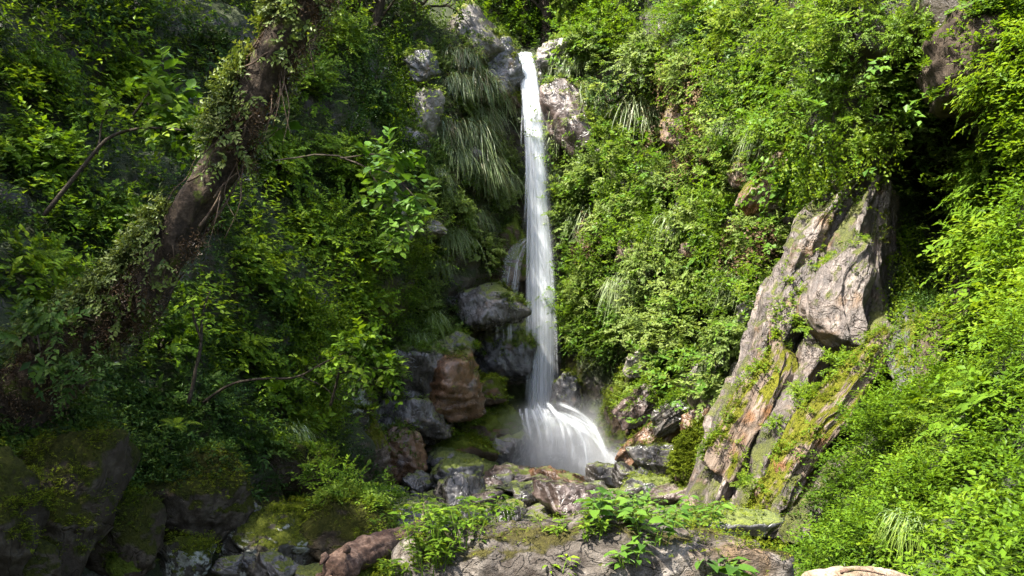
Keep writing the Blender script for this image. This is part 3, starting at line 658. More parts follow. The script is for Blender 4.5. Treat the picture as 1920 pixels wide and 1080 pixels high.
_grass = {}
def tuft(label, px, py, hpx, style='grass', group=None, Y=None, name='grass_tuft', cat='grass tuft', droop=1.):
    p, n = hit(px, py) if Y is None else (P(px, py, Y), nrm(np.array([0, -1, .5])))
    k = _cnt.get(style, 0); _cnt[style] = k + 1; key = (style, k % 4)
    if key not in _grass:
        rng = np.random.default_rng(40 + k); nb = 560; b = Bag()
        az = rng.normal(size=nb) * 1.15 - math.pi / 2; el = .2 + 1.1 * rng.random(nb)
        d = np.stack([np.cos(az) * np.cos(el), np.sin(az) * np.cos(el), np.sin(el)], -1)
        base = rng.normal(size=(nb, 3)) * np.array([.17, .07, .08]); L = .35 + .65 * rng.random(nb) ** .8
        t = np.linspace(0, 1, 6)
        pts = (.05 * rng.normal(size=(nb, 1, 3)) * (t ** 2)[None, :, None]) + base[:, None] + d[:, None] * (t[None, :, None] * L[:, None, None]) * np.array([.75, .75, .8]) - UP * ((t ** 2)[None, :, None] * (L * (.75 + .5 * rng.random(nb)))[:, None, None])
        sd = nrm(np.cross(d, UP) + .2 * rng.normal(size=(nb, 3))); wd = .008 * (1 - t ** 2.5)[None, :, None] + .0012
        V = np.stack([pts + sd[:, None] * wd, pts - sd[:, None] * wd], 2)
        i0 = np.arange(nb)[:, None, None] * 12; s = np.arange(5)[None, :, None] * 2
        Q = (i0 + s + np.array([0, 1, 3, 2])[None, None]).reshape(-1, 4)
        tone = np.repeat(rng.random(nb), 12) * .8 + np.tile(np.repeat(t, 2), nb) * .2
        b.add(V, Q, None, tone); _grass[key] = b.build('grass_blade_clump', M[style])
    p = p + n * .22
    s = hpx * 1.15 * p[1] / F
    a = math.atan2(n[0], -n[1])
    r = put(name, _grass[key]); r.matrix_world = Matrix.Translation(Vector(p)) @ Matrix.Rotation(a, 4, 'Z') @ Matrix.Diagonal((s, s, s, 1))
    return tag(r, label, cat, group)

_fern = {}
def fern(label, px, py, wpx, Y=None, group=None, nf=7, seed=0):
    p, n = hit(px, py) if Y is None else (P(px, py, Y), nrm(np.array([0, -1, .8])))
    key = (nf, seed % 3)
    if key not in _fern:
        rng = np.random.default_rng(70 + seed); b = Bag()
        for f in range(nf):
            az = f * 2.4 + rng.random(); L = .55 + .4 * rng.random(); t = np.linspace(.02, 1, 38)
            d = np.array([math.cos(az), math.sin(az), 0])
            c = d[None] * (t * L)[:, None] + UP[None] * (L * (.75 * t - .72 * t ** 2))[:, None]
            tan = nrm(np.gradient(c, axis=0)); sd = nrm(np.cross(tan, UP)); nn = np.cross(sd, tan)
            wl = .19 * L * np.sin(np.pi * np.clip(t * .9 + .1, 0, 1)) ** .7 + .01
            for sg in (-1, 1):
                leaves(b, c, sd * sg + tan * .45 - UP * .1, nn + rng.normal(size=nn.shape) * .12, wl, .022 * L, .35 + .5 * rng.random(len(t)), 0, .1, .2)
            tube(b, c[::4], np.linspace(.008, .002, len(c[::4])), 4, tone=.3)
        _fern[key] = b.build('fern_frond_clump', M['fine'])
    s = wpx * .5 * p[1] / F
    r = put('fern', _fern[key]); z = nrm(n * .6 + UP); x = nrm(np.cross(np.array([.3, 1, 0]), z)); y = np.cross(z, x)
    r.matrix_world = Matrix(((x[0] * s, y[0] * s, z[0] * s, p[0]), (x[1] * s, y[1] * s, z[1] * s, p[1]), (x[2] * s, y[2] * s, z[2] * s, p[2]), (0, 0, 0, 1)))
    return tag(r, label, 'fern', group)

def creeper(label, path, width, style='ivy', n=420, L=.06, group=None, seed=0, off=.12, name='hanging_creeper'):
    """a curtain of leafy strands hanging down the wall along a pixel path"""
    rng = np.random.default_rng(500 + seed); path = np.asarray(path, float)
    t = rng.random(n); f = t * (len(path) - 1); i = np.clip(f.astype(int), 0, len(path) - 2); f -= i
    q = path[i] * (1 - f)[:, None] + path[i + 1] * f[:, None]
    st = rng.normal(size=14)
    q[:, 0] += width * .5 * (st[rng.integers(14, size=n)] * .8 + .22 * rng.normal(size=n))
    pp, nn = zip(*[hit(*a) for a in q]); pp = np.array(pp); nn = np.array(nn)
    pp = pp + nn * (off * (.3 + rng.random(n)))[:, None]
    b = Bag(); sprays(b, rng, pp, nrm(nn * .5 - UP * .9), 6, .2, L, .7, planar=.55, droop=.5, upb=-.35, outw=.8)
    o = put(name, b.build('creeper_foliage', M[style]))
    return tag(o, label, 'creeper', group)

def wall_leaves(name, label, polys, n, style, L, asp=.5, seed=0, excl=(), nl=7, Ls=.22, h=.14, planar=.8, lump=1., surf=None):
    """uncountable leaf cover growing on the wall inside the given outlines"""
    rng = np.random.default_rng(600 + seed)
    cx = WPX[:-1, :-1].ravel(); cy = WPY[:-1, :-1].ravel()
    ok = np.zeros(len(cx), bool)
    for pl in polys: ok |= inpoly(cx, cy, pl)
    for pl in excl: ok &= ~inpoly(cx, cy, pl)
    q = WQ[ok]; W = WALL.reshape(-1, 3)
    a, b_, c, d = W[q[:, 0]], W[q[:, 1]], W[q[:, 2]], W[q[:, 3]]
    nn = np.cross(c - a, d - b_); ar = np.linalg.norm(nn, axis=1); nn = nrm(nn); mid = (a + c) / 2
    nn *= np.sign((nn * (CAM - mid)).sum(1, keepdims=True))
    lm = np.clip(.5 + lump * fbm(mid * .95, 4, 31 + seed), .02, 2)
    k = rng.choice(len(q), size=n, p=ar * lm / (ar * lm).sum())
    u = rng.random((n, 1)); v = rng.random((n, 1))
    p = (a[k] * (1 - u) + d[k] * u) * (1 - v) + (b_[k] * (1 - u) + c[k] * u) * v
    p = p + nn[k] * (h * lm[k] * (rng.random(n)))[:, None]
    b = Bag(); tb = np.clip(.5 + .4 * fbm(p * .9, 2, 77) + .22 * rng.normal(size=n), 0, 1)
    sprays(b, rng, p, nrm(nn[k] * .8 + UP * .25), nl, Ls, L, asp, planar=planar, droop=.4, tbase=tb)
    o = put(name, b.build(name, M[style]))
    return tag(o, label, 'undergrowth', kind='stuff')

def cover(ob, n, style, L, seed=0, thr=.35, nl=6, Ls=.1, h=.03, asp=.5, part='plant_cover', amp=.6, up=UP, planar=.8):
    """small plants rooted in patches on the upper faces of a rock, as a part of it"""
    rng = np.random.default_rng(2100 + seed); me = ob.data; m = np.array(ob.matrix_world)
    nf = len(me.polygons); cc = np.empty(nf * 3, np.float32); nn = np.empty(nf * 3, np.float32); ar = np.empty(nf, np.float32)
    me.polygons.foreach_get('center', cc); me.polygons.foreach_get('normal', nn); me.polygons.foreach_get('area', ar)
    cc = cc.reshape(-1, 3); nn = nn.reshape(-1, 3); cw = cc @ m[:3, :3].T + m[:3, 3]; nw = nrm(nn @ m[:3, :3].T)
    w = np.clip((nw @ up) + amp * fbm(cw * 1.6, 3, seed + 3) + .5 * amp * fbm(cw * 6., 2, seed + 4) - thr, 0, 1) * ar * ((nw * (CAM - cw)).sum(1) > -1.)
    if w.sum() <= 0: return
    k = rng.choice(nf, size=n, p=w / w.sum()); p = cw[k] + nw[k] * (h * rng.random(n))[:, None] + rng.normal(size=(n, 3)) * .02
    b = Bag(); sprays(b, rng, p, nrm(nw[k] + UP * .3), nl, Ls, L, asp, planar=planar, droop=.4)
    o = put(part, b.build(part, M[style])); o.parent = ob; o.matrix_parent_inverse = ob.matrix_world.inverted()
def by(text): return next(o for o in ROCKS if text in o['label'])

# --- leaf cover nobody could count
RIBS = [(1640, 325), (1665, 630), (1560, 830), (1440, 1000), (1310, 970), (1370, 800), (1430, 620), (1495, 470), (1560, 390)]
HOLLOW = [(1680, 170), (1850, 160), (1850, 440), (1790, 600), (1700, 640), (1670, 420)]
FALL = [(945, 90), (1030, 90), (1075, 900), (925, 900)]
CAVES = [(815, 590), (985, 590), (985, 660), (1000, 880), (830, 870), (825, 700)]
HOLE1 = [(1175, 175), (1290, 180), (1290, 300), (1200, 330), (1165, 260)]
LOWL = [(-400, 800), (330, 800), (430, 850), (620, 880), (700, 900), (700, 1250), (-400, 1250)]
LB = [(-350, -200), (700, -200), (760, 60), (740, 560), (740, 720), (620, 700), (600, 900), (-350, 860)]
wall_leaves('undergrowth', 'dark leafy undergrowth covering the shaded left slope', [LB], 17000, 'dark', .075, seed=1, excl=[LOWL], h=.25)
wall_leaves('undergrowth', 'fresh green leaf cover over the left slope behind the leaning trunk', [LB], 4600, 'maple', .10, .52, seed=2, excl=[LOWL], h=.6, Ls=.38, planar=1.5, lump=1.7)
wall_leaves('undergrowth', 'fine bright leaves hanging over the rock edge left of the falls', [[(560, 380), (760, 470), (740, 720), (640, 760), (560, 900), (520, 700)]], 2600, 'fine', .05, seed=3, h=.3)
RS = [(1030, -100), (1700, -100), (1700, 330), (1560, 400), (1500, 480), (1440, 620), (1380, 760), (1240, 720), (1120, 700), (1050, 660), (1040, 300), (1050, 120)]
wall_leaves('undergrowth', 'sunlit greyish leaf cover over the right slope beside the falls', [RS], 5200, 'pale', .092, .6, seed=4, excl=[HOLE1], h=.6, lump=2.3)
wall_leaves('undergrowth', 'sunlit yellow-green leaf cover over the right slope', [RS], 5200, 'fine', .085, .5, seed=5, excl=[HOLE1], h=.6, lump=2.3)
wall_leaves('undergrowth', 'large leaved patches in the right slope', [RS], 2200, 'broad', .12, .65, seed=14, excl=[HOLE1], h=.6, lump=2.6, Ls=.3)
BANK = [(1450, 1020), (1545, 950), (1640, 850), (1700, 745), (1800, 690), (1860, 640), (2250, 560), (2250, 1240), (1440, 1240)]
wall_leaves('undergrowth', 'lush bright green leafy cover on the near right bank', [BANK], 9000, 'maple', .058, .5, seed=6, h=.38, Ls=.22, lump=1.4, planar=1.4)
wall_leaves('undergrowth', 'yellowish fine ground cover on the near right bank', [BANK], 4200, 'fine', .034, .42, seed=7, h=.24, Ls=.14, planar=1.2)
CL = [(735, 20), (960, 60), (975, 560), (840, 560), (840, 650), (760, 660), (735, 600)]
wall_leaves('undergrowth', 'small leaved cover on the cliff left of the falls', [CL], 3600, 'pale', .06, .55, seed=8, h=.22, lump=1.6, excl=[FALL])
wall_leaves('undergrowth', 'dark green low cover on the cliff left of the falls', [CL, [(735, 600), (840, 600), (830, 680), (700, 760), (690, 850), (640, 800)]], 3200, 'dark', .06, .5, seed=9, h=.25, lump=1.4, excl=[FALL])
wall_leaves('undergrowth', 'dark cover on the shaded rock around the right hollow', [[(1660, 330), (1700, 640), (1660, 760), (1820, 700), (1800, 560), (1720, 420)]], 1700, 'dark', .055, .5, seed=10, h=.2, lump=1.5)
TOPP = [(880, -100), (1130, -100), (1130, 95), (1000, 98), (960, 90), (880, 40)]
wall_leaves('undergrowth', 'dark woodland floor cover behind the water lip', [TOPP], 2600, 'dark', .11, seed=12, h=.6, Ls=.35)
wall_leaves('undergrowth', 'fresh woodland floor cover behind the water lip', [TOPP], 2600, 'maple', .12, seed=13, h=.9, Ls=.4)
wall_leaves('undergrowth', 'bright leaf cover at the right edge above the lush bank', [[(1840, -120), (2340, -120), (2340, 640), (1860, 660), (1840, 560)]], 4200, 'maple', .085, seed=15, h=.5, Ls=.34, planar=1.2, excl=[HOLLOW])
wall_leaves('undergrowth', 'dark low leaves between the shaded mossy boulders and the left slope', [[(-350, 720), (330, 690), (470, 760), (620, 850), (700, 900), (640, 960), (420, 930), (-350, 930)]], 3600, 'dark', .06, seed=16, h=.2, Ls=.22)
wall_leaves('moss_mat', 'bright moss carpet on the foot of the right slope', [[(1050, 640), (1250, 640), (1290, 760), (1390, 800), (1330, 940), (1180, 870), (1060, 760)]], 6000, 'moss', .03, .35, seed=11, h=.06, Ls=.1, nl=6)

# --- shrubs, one by one
def rows(style, group, items, **k):
    for it in items: shrub(it[3], it[0], it[1], it[2], style, group, **dict(k, **(it[4] if len(it) > 4 else {})))

rows('maple', 'leafy shrubs on the shaded left slope', [
 (70, 170, 250, 'layered bright shrub at the upper left edge above the bare forked branch'),
 (215, 140, 200, 'leafy shrub between the upper left edge and the vine-clad trunk'),
 (60, 330, 230, 'shrub with drooping sprays left of the bare forked branch'),
 (330, 250, 170, 'bright shrub directly behind the middle of the leaning trunk'),
 (200, 430, 190, 'deep green shrub under the bare forked branch'),
 (70, 560, 240, 'feathery green shrub at the left edge beside the trunk foot'),
 (560, 170, 190, 'fresh green shrub right of the upper leaning trunk'),
 (640, 90, 180, 'shrub high between the trunk and the dark vine curtain'),
 (520, 320, 210, 'translucent green shrub right of the trunk at half its height'),
 (650, 330, 200, 'large bright shrub left of the narrow rock rib'),
 (590, 460, 220, 'broad green shrub in the middle of the left slope'),
 (690, 470, 150, 'bright feathery shrub next to the narrow rock rib'),
 (480, 520, 200, 'shaded shrub right of the lower leaning trunk'),
 (670, 590, 160, 'leafy shrub above the tall tan slab'),
 (560, 610, 150, 'bright green shrub on the lit edge of the left slope'),
 (430, 660, 170, 'dim shrub behind the grey sapling stems'),
 (300, 650, 190, 'dim shrub over the huge rounded boulder'),
 (510, 740, 150, 'small-leaved shrub beneath the long bare twig'),
 (560, 830, 130, 'low bright shrub beside the mossy grey rock face'),
 (700, 690, 120, 'shrub touching the left side of the overhanging wet rock face'),
 (640, 640, 120, 'lit shrub between the slope edge and the mossy rock face')])
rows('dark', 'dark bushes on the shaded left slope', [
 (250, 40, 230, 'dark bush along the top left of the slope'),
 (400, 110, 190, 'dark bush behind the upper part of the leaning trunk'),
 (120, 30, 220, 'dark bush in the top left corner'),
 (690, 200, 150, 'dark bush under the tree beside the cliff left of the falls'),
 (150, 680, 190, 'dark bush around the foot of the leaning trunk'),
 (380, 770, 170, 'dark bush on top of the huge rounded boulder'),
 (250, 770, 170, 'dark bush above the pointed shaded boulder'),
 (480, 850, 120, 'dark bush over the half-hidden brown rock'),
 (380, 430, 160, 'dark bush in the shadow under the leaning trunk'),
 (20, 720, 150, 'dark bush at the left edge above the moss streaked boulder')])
rows('dark', 'dark bushes before the trunk foot', [
 (60, 640, 190, 'dim bush in front of the very foot of the leaning trunk', dict(Y=6.2)),
 (150, 715, 130, 'dim bush in front of the lower leaning trunk', dict(Y=6.1))])
rows('lush', 'bright low shrubs by the stream', [
 (655, 925, 120, 'low lush bush on the olive moss boulder', dict(Y=9.6)),
 (600, 905, 100, 'low lush bush left of the tan slab foot', dict(Y=10.2)),
 (725, 935, 80, 'small lush bush at the edge of the pebble heap', dict(Y=11.6))])

rows('pale', 'shrubs on the cliff left of the falls', [
 (880, 335, 120, 'grey-green shrub below the blue-green grass tufts'),
 (800, 360, 110, 'shrub beside the narrow bare rock rib'),
 (940, 300, 90, 'fresh shrub hugging the upper left side of the falls'),
 (850, 400, 120, 'shrub above the small flat pale ledge'),
 (930, 380, 90, 'small shrub left of the falls at half height'),
 (890, 470, 120, 'shadowed shrub left of the side rill'),
 (800, 500, 120, 'shrub under the small flat pale ledge'),
 (860, 190, 80, 'dull shrub between the grass tufts and the pale violet-grey patch'),
 (780, 580, 110, 'shrub above the overhanging wet rock face, left part'),
 (840, 640, 80, 'small shrub on top of the overhanging wet rock face'),
 (830, 120, 80, 'dull shrub right of the round dark grey rock'),
 (975, 360, 60, 'small shrub close to the falling water')])

rows('pale', 'sunlit shrubs on the right slope', [
 (1215, 130, 190, 'big rounded greyish shrub high right of the falls'),
 (1130, 100, 130, 'yellowish shrub right of the pale reddish rock shoulder'),
 (1320, 150, 170, 'greyish shrub between the big rounded shrub and the overhanging foliage'),
 (1100, 60, 120, 'shrub on the cliff edge behind the pale reddish shoulder'),
 (1110, 330, 120, 'shrub beside the tall leafy creeper column'),
 (1090, 430, 130, 'bright shrub right of the falls at half height'),
 (1170, 430, 140, 'pale shrub below the dark opening in the slope'),
 (1270, 370, 150, 'pale shrub in the middle of the right slope'),
 (1350, 300, 150, 'pale shrub left of the reddish bare patch'),
 (1340, 430, 160, 'sunny shrub left of the tallest tan rib'),
 (1430, 460, 140, 'greyish shrub touching the left tan buttress'),
 (1240, 500, 160, 'round pale shrub right of the lower falls'),
 (1130, 540, 150, 'bright shrub next to the lower falls'),
 (1330, 540, 160, 'whitish sunny shrub above the small grey fin'),
 (1210, 620, 170, 'broad shrub above the large moss covered rib'),
 (1380, 660, 120, 'yellow-green shrub above the moss draped wall'),
 (1300, 640, 120, 'shrub around the small grey rib'),
 (1090, 620, 110, 'shrub on the mossy ledge beside the falls'),
 (1410, 560, 110, 'shrub between the small grey fin and the tan buttress'),
 (1240, 740, 80, 'small shrub between the dark brown overhang and the grey wet rib'),
 (1350, 740, 90, 'bright small shrub above the orange pointed rock'),
 (1392, 770, 70, 'small shrub at the left foot of the big rock face'), (1432, 660, 80, 'shrub at the left side of the big rock face'), (1470, 545, 80, 'shrub at the upper left side of the big rock face')], push=.22)
rows('broad', 'large leaved shrubs on the right slope', [
 (1185, 590, 110, 'large leaved shrub low on the right slope beside the lower falls'), (1330, 480, 100, 'large leaved shrub in the sunny middle of the right slope'), (1260, 690, 90, 'large leaved shrub over the pale edge of the mossy rib'), (1420, 150, 120, 'large leaved shrub under the bright top bushes'),
 (1100, 500, 90, 'large leaved shrub close beside the falls'), (1530, 330, 110, 'large leaved shrub above the big rock face')], push=.2)
rows('dark', 'dark bushes on the right slope', [
 (1325, 80, 150, 'dark bush between the top bushes and the greyish shrubs'), (1375, 190, 130, 'dark bush left of the drooping bright bushes'), (1290, 260, 110, 'dark bush at the right rim of the dark opening'),
 (1440, 340, 110, 'dark bush beside the reddish bare patch'), (1150, 190, 110, 'dark bush left of the big rounded greyish shrub'), (1290, 590, 110, 'dark bush between the pale shrubs above the small grey rib'), (1060, 560, 90, 'dark bush close right of the lower falls'), (1170, 660, 90, 'dark bush over the pale edge of the mossy rib')], push=.15)
rows('fine', 'leafy bushes hanging from the top of the right cliff', [
 (1480, 110, 230, 'large bright feathery bush at the top of the right cliff'),
 (1600, 60, 240, 'large bright bush at the top beside the dark rock roof'),
 (1560, 190, 230, 'drooping bright bush above the tallest tan rib'),
 (1660, 190, 180, 'drooping bush beside the dark hollow'),
 (1480, 260, 170, 'bush hanging over the reddish bare patch'),
 (1620, 280, 150, 'darker bush hanging just over the crest of the tallest tan rib'),
 (1390, 60, 170, 'bright bush at the top above the greyish shrubs'),
 (1720, 60, 170, 'bush against the dark rock roof'),
 (1290, 40, 150, 'shaded bush at the top right of the falls'),
 (1130, 250, 100, 'bush beside the red-brown overhang')])
rows('maple', 'foliage at the right picture edge', [
 (1895, 330, 300, 'bright hanging shrub right of the dark hollow'),
 (1925, 150, 280, 'bright shrub at the right edge under the top corner'),
 (1870, 460, 230, 'shrub spilling down beside the dark hollow'),
 (1910, 560, 280, 'dense shrub at the right edge above the lush bank'),
 (1835, 640, 150, 'shrub below the spilling shrub on the right'),
 (1925, 10, 220, 'shrub in the top right corner'),
 (1890, 760, 190, 'leafy shrub at the right edge of the lush bank'),
 (1785, 790, 170, 'leafy shrub on the upper lush bank'),
 (1780, 930, 190, 'leafy shrub in the middle of the lush bank'),
 (1900, 980, 200, 'yellowish leafy shrub in the bottom right corner'),
 (1625, 1020, 130, 'leafy shrub on the bank right of the foreground boulder'),
 (1690, 1040, 140, 'leafy shrub on the bank above the pale cut log')], flat=.75)
rows('fine', 'small plants on the tan ribs', [
 (1580, 690, 80, 'small leafy plant between the smooth face and the long pale rib', dict(Y=11.2)),
 (1510, 610, 60, 'small plant in the cleft below the left tan buttress', dict(Y=11.9)),
 (1500, 740, 60, 'small plant on the mossy brown spur', dict(Y=11.3)),
 (1395, 905, 50, 'small plant low on the long pale rib', dict(Y=10.6)),
 (1455, 800, 50, 'small plant on the ribbed grey-brown spur', dict(Y=11.4))])

for it in [(860, 110, 60), (920, 105, 56), (890, 150, 80), (850, 165, 60), (935, 185, 66), (895, 215, 70), (830, 250, 80), (880, 255, 90), (845, 295, 70), (900, 305, 76), (905, 345, 56), (810, 345, 60), (880, 395, 56), (840, 440, 60), (945, 345, 50), (820, 480, 50)]:
    L = {860: 'grass tuft just under the pale layered rock crown', 920: 'grass tuft below the crown near the water lip', 890: 'broad drooping grass tuft high on the cliff left of the falls',
         850: 'blue-green grass tuft left of the broad drooping one', 935: 'golden grass tuft beside the bright moss cushion rock', 895: 'brown-skirted grass tuft under the moss cushion rock',
         830: 'blue-green grass tuft right of the pale violet-grey patch', 880: 'big blue-green grass tuft in the middle of the cliff left of the falls', 845: 'grass tuft right of the broad violet-grey rock',
         900: 'grass tuft over the small grey cliff rock', 905: 'hanging grass tuft above the half-height shrubs', 810: 'grass tuft near the top of the narrow rock rib'}
    lab = {(880, 395): 'thin grass tuft over the half-height shrubs left of the falls', (840, 440): 'grass tuft right of the small flat pale ledge', (945, 345): 'small grass tuft close left of the falls', (820, 480): 'lowest grass tuft on the cliff left of the falls'}.get(it[:2], L.get(it[0]))
    tuft(lab, it[0], it[1], it[2] * .98, group='grass tufts on the cliff left of the falls')
for x, y, h, l in [(1090, 185, 80, 'pale grass tuft hanging beside the dark red-brown overhang'), (1055, 130, 50, 'grass tuft on the pale reddish shoulder'), (1085, 120, 60, 'grass tuft under the yellowish shrub'), (1105, 210, 60, 'grass tuft right of the red-brown overhang'), (1050, 330, 50, 'small grass tuft on the dark ledge right of the falls'), (1110, 410, 70, 'straw-coloured grass tuft right of the falls'), (1200, 210, 80, 'pale grass tuft under the big rounded greyish shrub'), (1180, 540, 70, 'grass tuft among pale shrubs right of the lower falls'), (1290, 420, 80, 'grass tuft hanging in the sunny middle of the right slope'), (1400, 520, 70, 'grass tuft left of the big rock face'), (1060, 250, 60, 'grass tuft on the red-brown overhang'), (1450, 260, 80, 'grass tuft above the reddish bare patch'), (1380, 240, 60, 'grass tuft on the right slope under the greyish shrub'), (1230, 300, 56, 'grass tuft hanging at the dark opening')]:
    tuft(l, x, y, h, group='grass tufts right of the falls')
for x, y, h, l in [(1740, 1005, 84, 'long bladed grass tuft in the lush bank'), (1560, 780, 60, 'bright grass tuft on the long pale rib'), (800, 610, 56, 'bright grass tuft above the overhanging wet rock face'), (530, 830, 80, 'bright grass tuft on the half-hidden brown rock'), (770, 640, 50, 'lush tuft at the top left of the wet rock face')]:
    tuft(l, x, y, h, 'lush', group='lush grass tufts')
for x, y, w, Y, l, s in [(330, 800, 120, 8.2, 'fern on the pale scarred top of the huge rounded boulder', 0), (90, 480, 120, 7.4, 'fern at the left edge under the trunk', 0), (810, 570, 70, None, 'fern above the overhanging wet rock face', 1), (150, 560, 110, 7.0, 'fern leaning over the trunk foot', 2), (610, 870, 90, 10.4, 'fern beside the tan slab foot', 1)]:
    fern(l, x, y, w, Y, 'ferns', seed=s)

creeper('dark vine curtain over the rock between the left slope and the cliff', [(700, 60), (705, 160), (700, 270), (690, 330)], 120, 'dark', 1500, .06, seed=1, off=.3)
creeper('greener edge strands of the vine curtain beside the cliff', [(748, 90), (750, 180), (738, 280)], 40, 'fine', 420, .055, seed=2, off=.35)
creeper('tall creeper column hanging right of the falls', [(1165, 220), (1160, 300), (1155, 380), (1150, 440)], 40, 'fine', 520, .07, seed=3, off=.5)
creeper('creeper hanging below the big rounded greyish shrub', [(1210, 190), (1200, 260), (1195, 330)], 60, 'pale', 260, .06, seed=4, off=.4)
creeper('creeper veil beside the dark opening in the right slope', [(1310, 170), (1300, 260), (1290, 330)], 60, 'pale', 360, .06, seed=5, off=.3)
creeper('creeper strands on the dark rock wall right of the tan ribs', [(1690, 420), (1690, 540), (1680, 640)], 60, 'fine', 420, .05, seed=6, off=.25)
creeper('leafy creeper spilling over the slope edge above the lichened rock', [(570, 560), (575, 680), (580, 800)], 60, 'fine', 700, .05, seed=7, off=.35)
for k, (x, y0, y1, w, l) in enumerate([(1120, 270, 400, 50, 'creeper falling beside the red-brown overhang'), (1240, 330, 480, 50, 'creeper falling below the dark opening'), (1400, 120, 250, 60, 'creeper over the top of the right slope'), (1350, 350, 480, 60, 'creeper in the sunny middle of the right slope'), (1250, 560, 650, 50, 'short creeper above the mossy rib'), (1560, 250, 340, 80, 'creeper fringe above the big rock face')]):
    creeper(l, [(x, y0), (x - 5, (y0 + y1) / 2), (x - 8, y1)], w, ['pale', 'fine'][k % 2], 380, .065, seed=20 + k, off=.5)
for k, (x, y0, y1, w, l) in enumerate([(1225, 200, 290, 70, 'withered strands hanging into the dark opening'), (1350, 220, 330, 50, 'withered strands left of the reddish bare patch'), (1140, 400, 480, 50, 'straw-coloured strands below the tall creeper column'), (1300, 130, 220, 60, 'withered strands under the greyish top shrubs'), (1440, 420, 500, 40, 'withered strands above the left side of the big rock face')]):
    creeper(l, [(x, y0), (x - 3, (y0 + y1) / 2), (x - 5, y1)], w, 'litter', 260, .06, seed=40 + k, off=.55)
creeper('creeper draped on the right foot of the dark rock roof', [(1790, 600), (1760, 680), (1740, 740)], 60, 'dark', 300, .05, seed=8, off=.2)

# --- plants rooted on the rocks
SK = 0
for txt, n, st, L, thr in [('big sunlit brown-grey', 1500, 'moss', .035, .55), ('big sunlit brown-grey', 260, 'fine', .05, .75),
   ('long pale diagonal slab', 260, 'fine', .05, .6), ('long pale diagonal slab', 500, 'moss', .03, .5), ('left rounded buttress', 160, 'fine', .05, .55), ('ribbed spur at', 240, 'fine', .05, .5), ('ribbed spur at', 400, 'moss', .03, .45), ('smooth grey block', 90, 'fine', .05, .7),
   ('large moss covered rib', 1600, 'moss', .04, .0), ('large moss covered rib', 380, 'pale', .07, .45), ('pale top edge', 200, 'pale', .07, .35), ('dark overhanging brown', 160, 'fine', .06, .4), ('orange-brown wet rib', 120, 'moss', .04, .4), ('grey wet rib above', 200, 'fine', .06, .4),
   ('bright green moss draped', 1500, 'moss', .04, -.4), ('second moss draped', 1500, 'moss', .04, -.4), ('orange pointed', 80, 'fine', .05, .5), ('dark flat rock with wet top', 90, 'moss', .04, .4), ('mossy olive stone', 160, 'moss', .035, .35),
   ('dark rounded rock topped', 500, 'moss', .04, .1), ('dark rounded rock topped', 120, 'fine', .06, .4), ('small mossy wet ledge', 420, 'moss', .04, .0), ('small mossy wet ledge', 90, 'fine', .06, .4), ('moss hummock', 420, 'moss', .04, .0), ('moss hummock', 120, 'fine', .06, .4), ('broken wet ledge', 170, 'fine', .06, .55), ('dripping dark brown', 120, 'fine', .06, .5),
   ('large wet rock face', 200, 'lush', .06, .75), ('orange-brown right corner', 200, 'moss', .04, .6), ('shiny dark grey crag', 240, 'moss', .04, .55), ('shiny dark grey crag', 150, 'pale', .06, .7), ('small grey rock above', 100, 'fine', .06, .4), ('mossy grey rock face', 400, 'fine', .05, .2), ('tall tan angular', 160, 'fine', .05, .5), ('mossy step of the', 400, 'moss', .04, .1), ('dark wet rock behind the side', 200, 'fine', .06, .3),
   ('pale layered rock crown', 220, 'pale', .07, .55), ('grey rock flank', 120, 'moss', .05, .4), ('bright moss cushion', 350, 'moss', .05, -.2), ('pale reddish rock shoulder', 140, 'pale', .07, .5), ('dark red-brown overhanging', 200, 'pale', .07, .45), ('dark mossy rock step', 260, 'moss', .05, .1), ('round dark grey rock among', 160, 'pale', .06, .3), ('pale violet-grey rock patch', 110, 'pale', .06, .45), ('broad violet-grey', 110, 'pale', .06, .45), ('dark rounded rock right beside', 160, 'moss', .04, .3),
   ('heavy dark rock roof', 420, 'fine', .055, .35), ('heavy dark rock roof', 260, 'maple', .08, .5), ('dark rock with a pale edge', 220, 'fine', .05, .4), ('dark brown rock beside', 220, 'fine', .05, .4),
   ('tall moss streaked', 630, 'moss', .019, .3), ('big dark boulder under', 810, 'moss', .019, .3), ('dark pointed boulder', 540, 'moss', .019, .3), ('huge rounded boulder', 500, 'dark', .045, .55), ('huge rounded boulder', 810, 'moss', .019, .35), ('white-lichened', 630, 'moss', .019, .4), ('olive moss boulder', 500, 'lush', .045, .75), ('olive moss boulder', 810, 'moss', .019, .3), ('small moss topped', 360, 'moss', .019, .35), ('low moss capped', 360, 'moss', .019, .2), ('half-hidden brown', 260, 'fine', .05, .35), ('low dark rock behind', 240, 'fine', .05, .35),
   ('large grey-brown boulder', 500, 'moss', .016, .75), ('low tan slab', 420, 'moss', .018, .7), ('low tan slab', 130, 'fine', .025, .8), ('mossy yellowish', 600, 'moss', .018, .3), ('dark mossy rock between', 300, 'moss', .02, .4), ('big dark wet boulder', 120, 'moss', .03, .5)]:
    SK += 1
    if not any(txt in o['label'] for o in ROCKS): continue
    cover(by(txt), n, st, L, SK, thr, Ls=L * 2.2, part='moss_growth' if st == 'moss' else 'small_leaves')

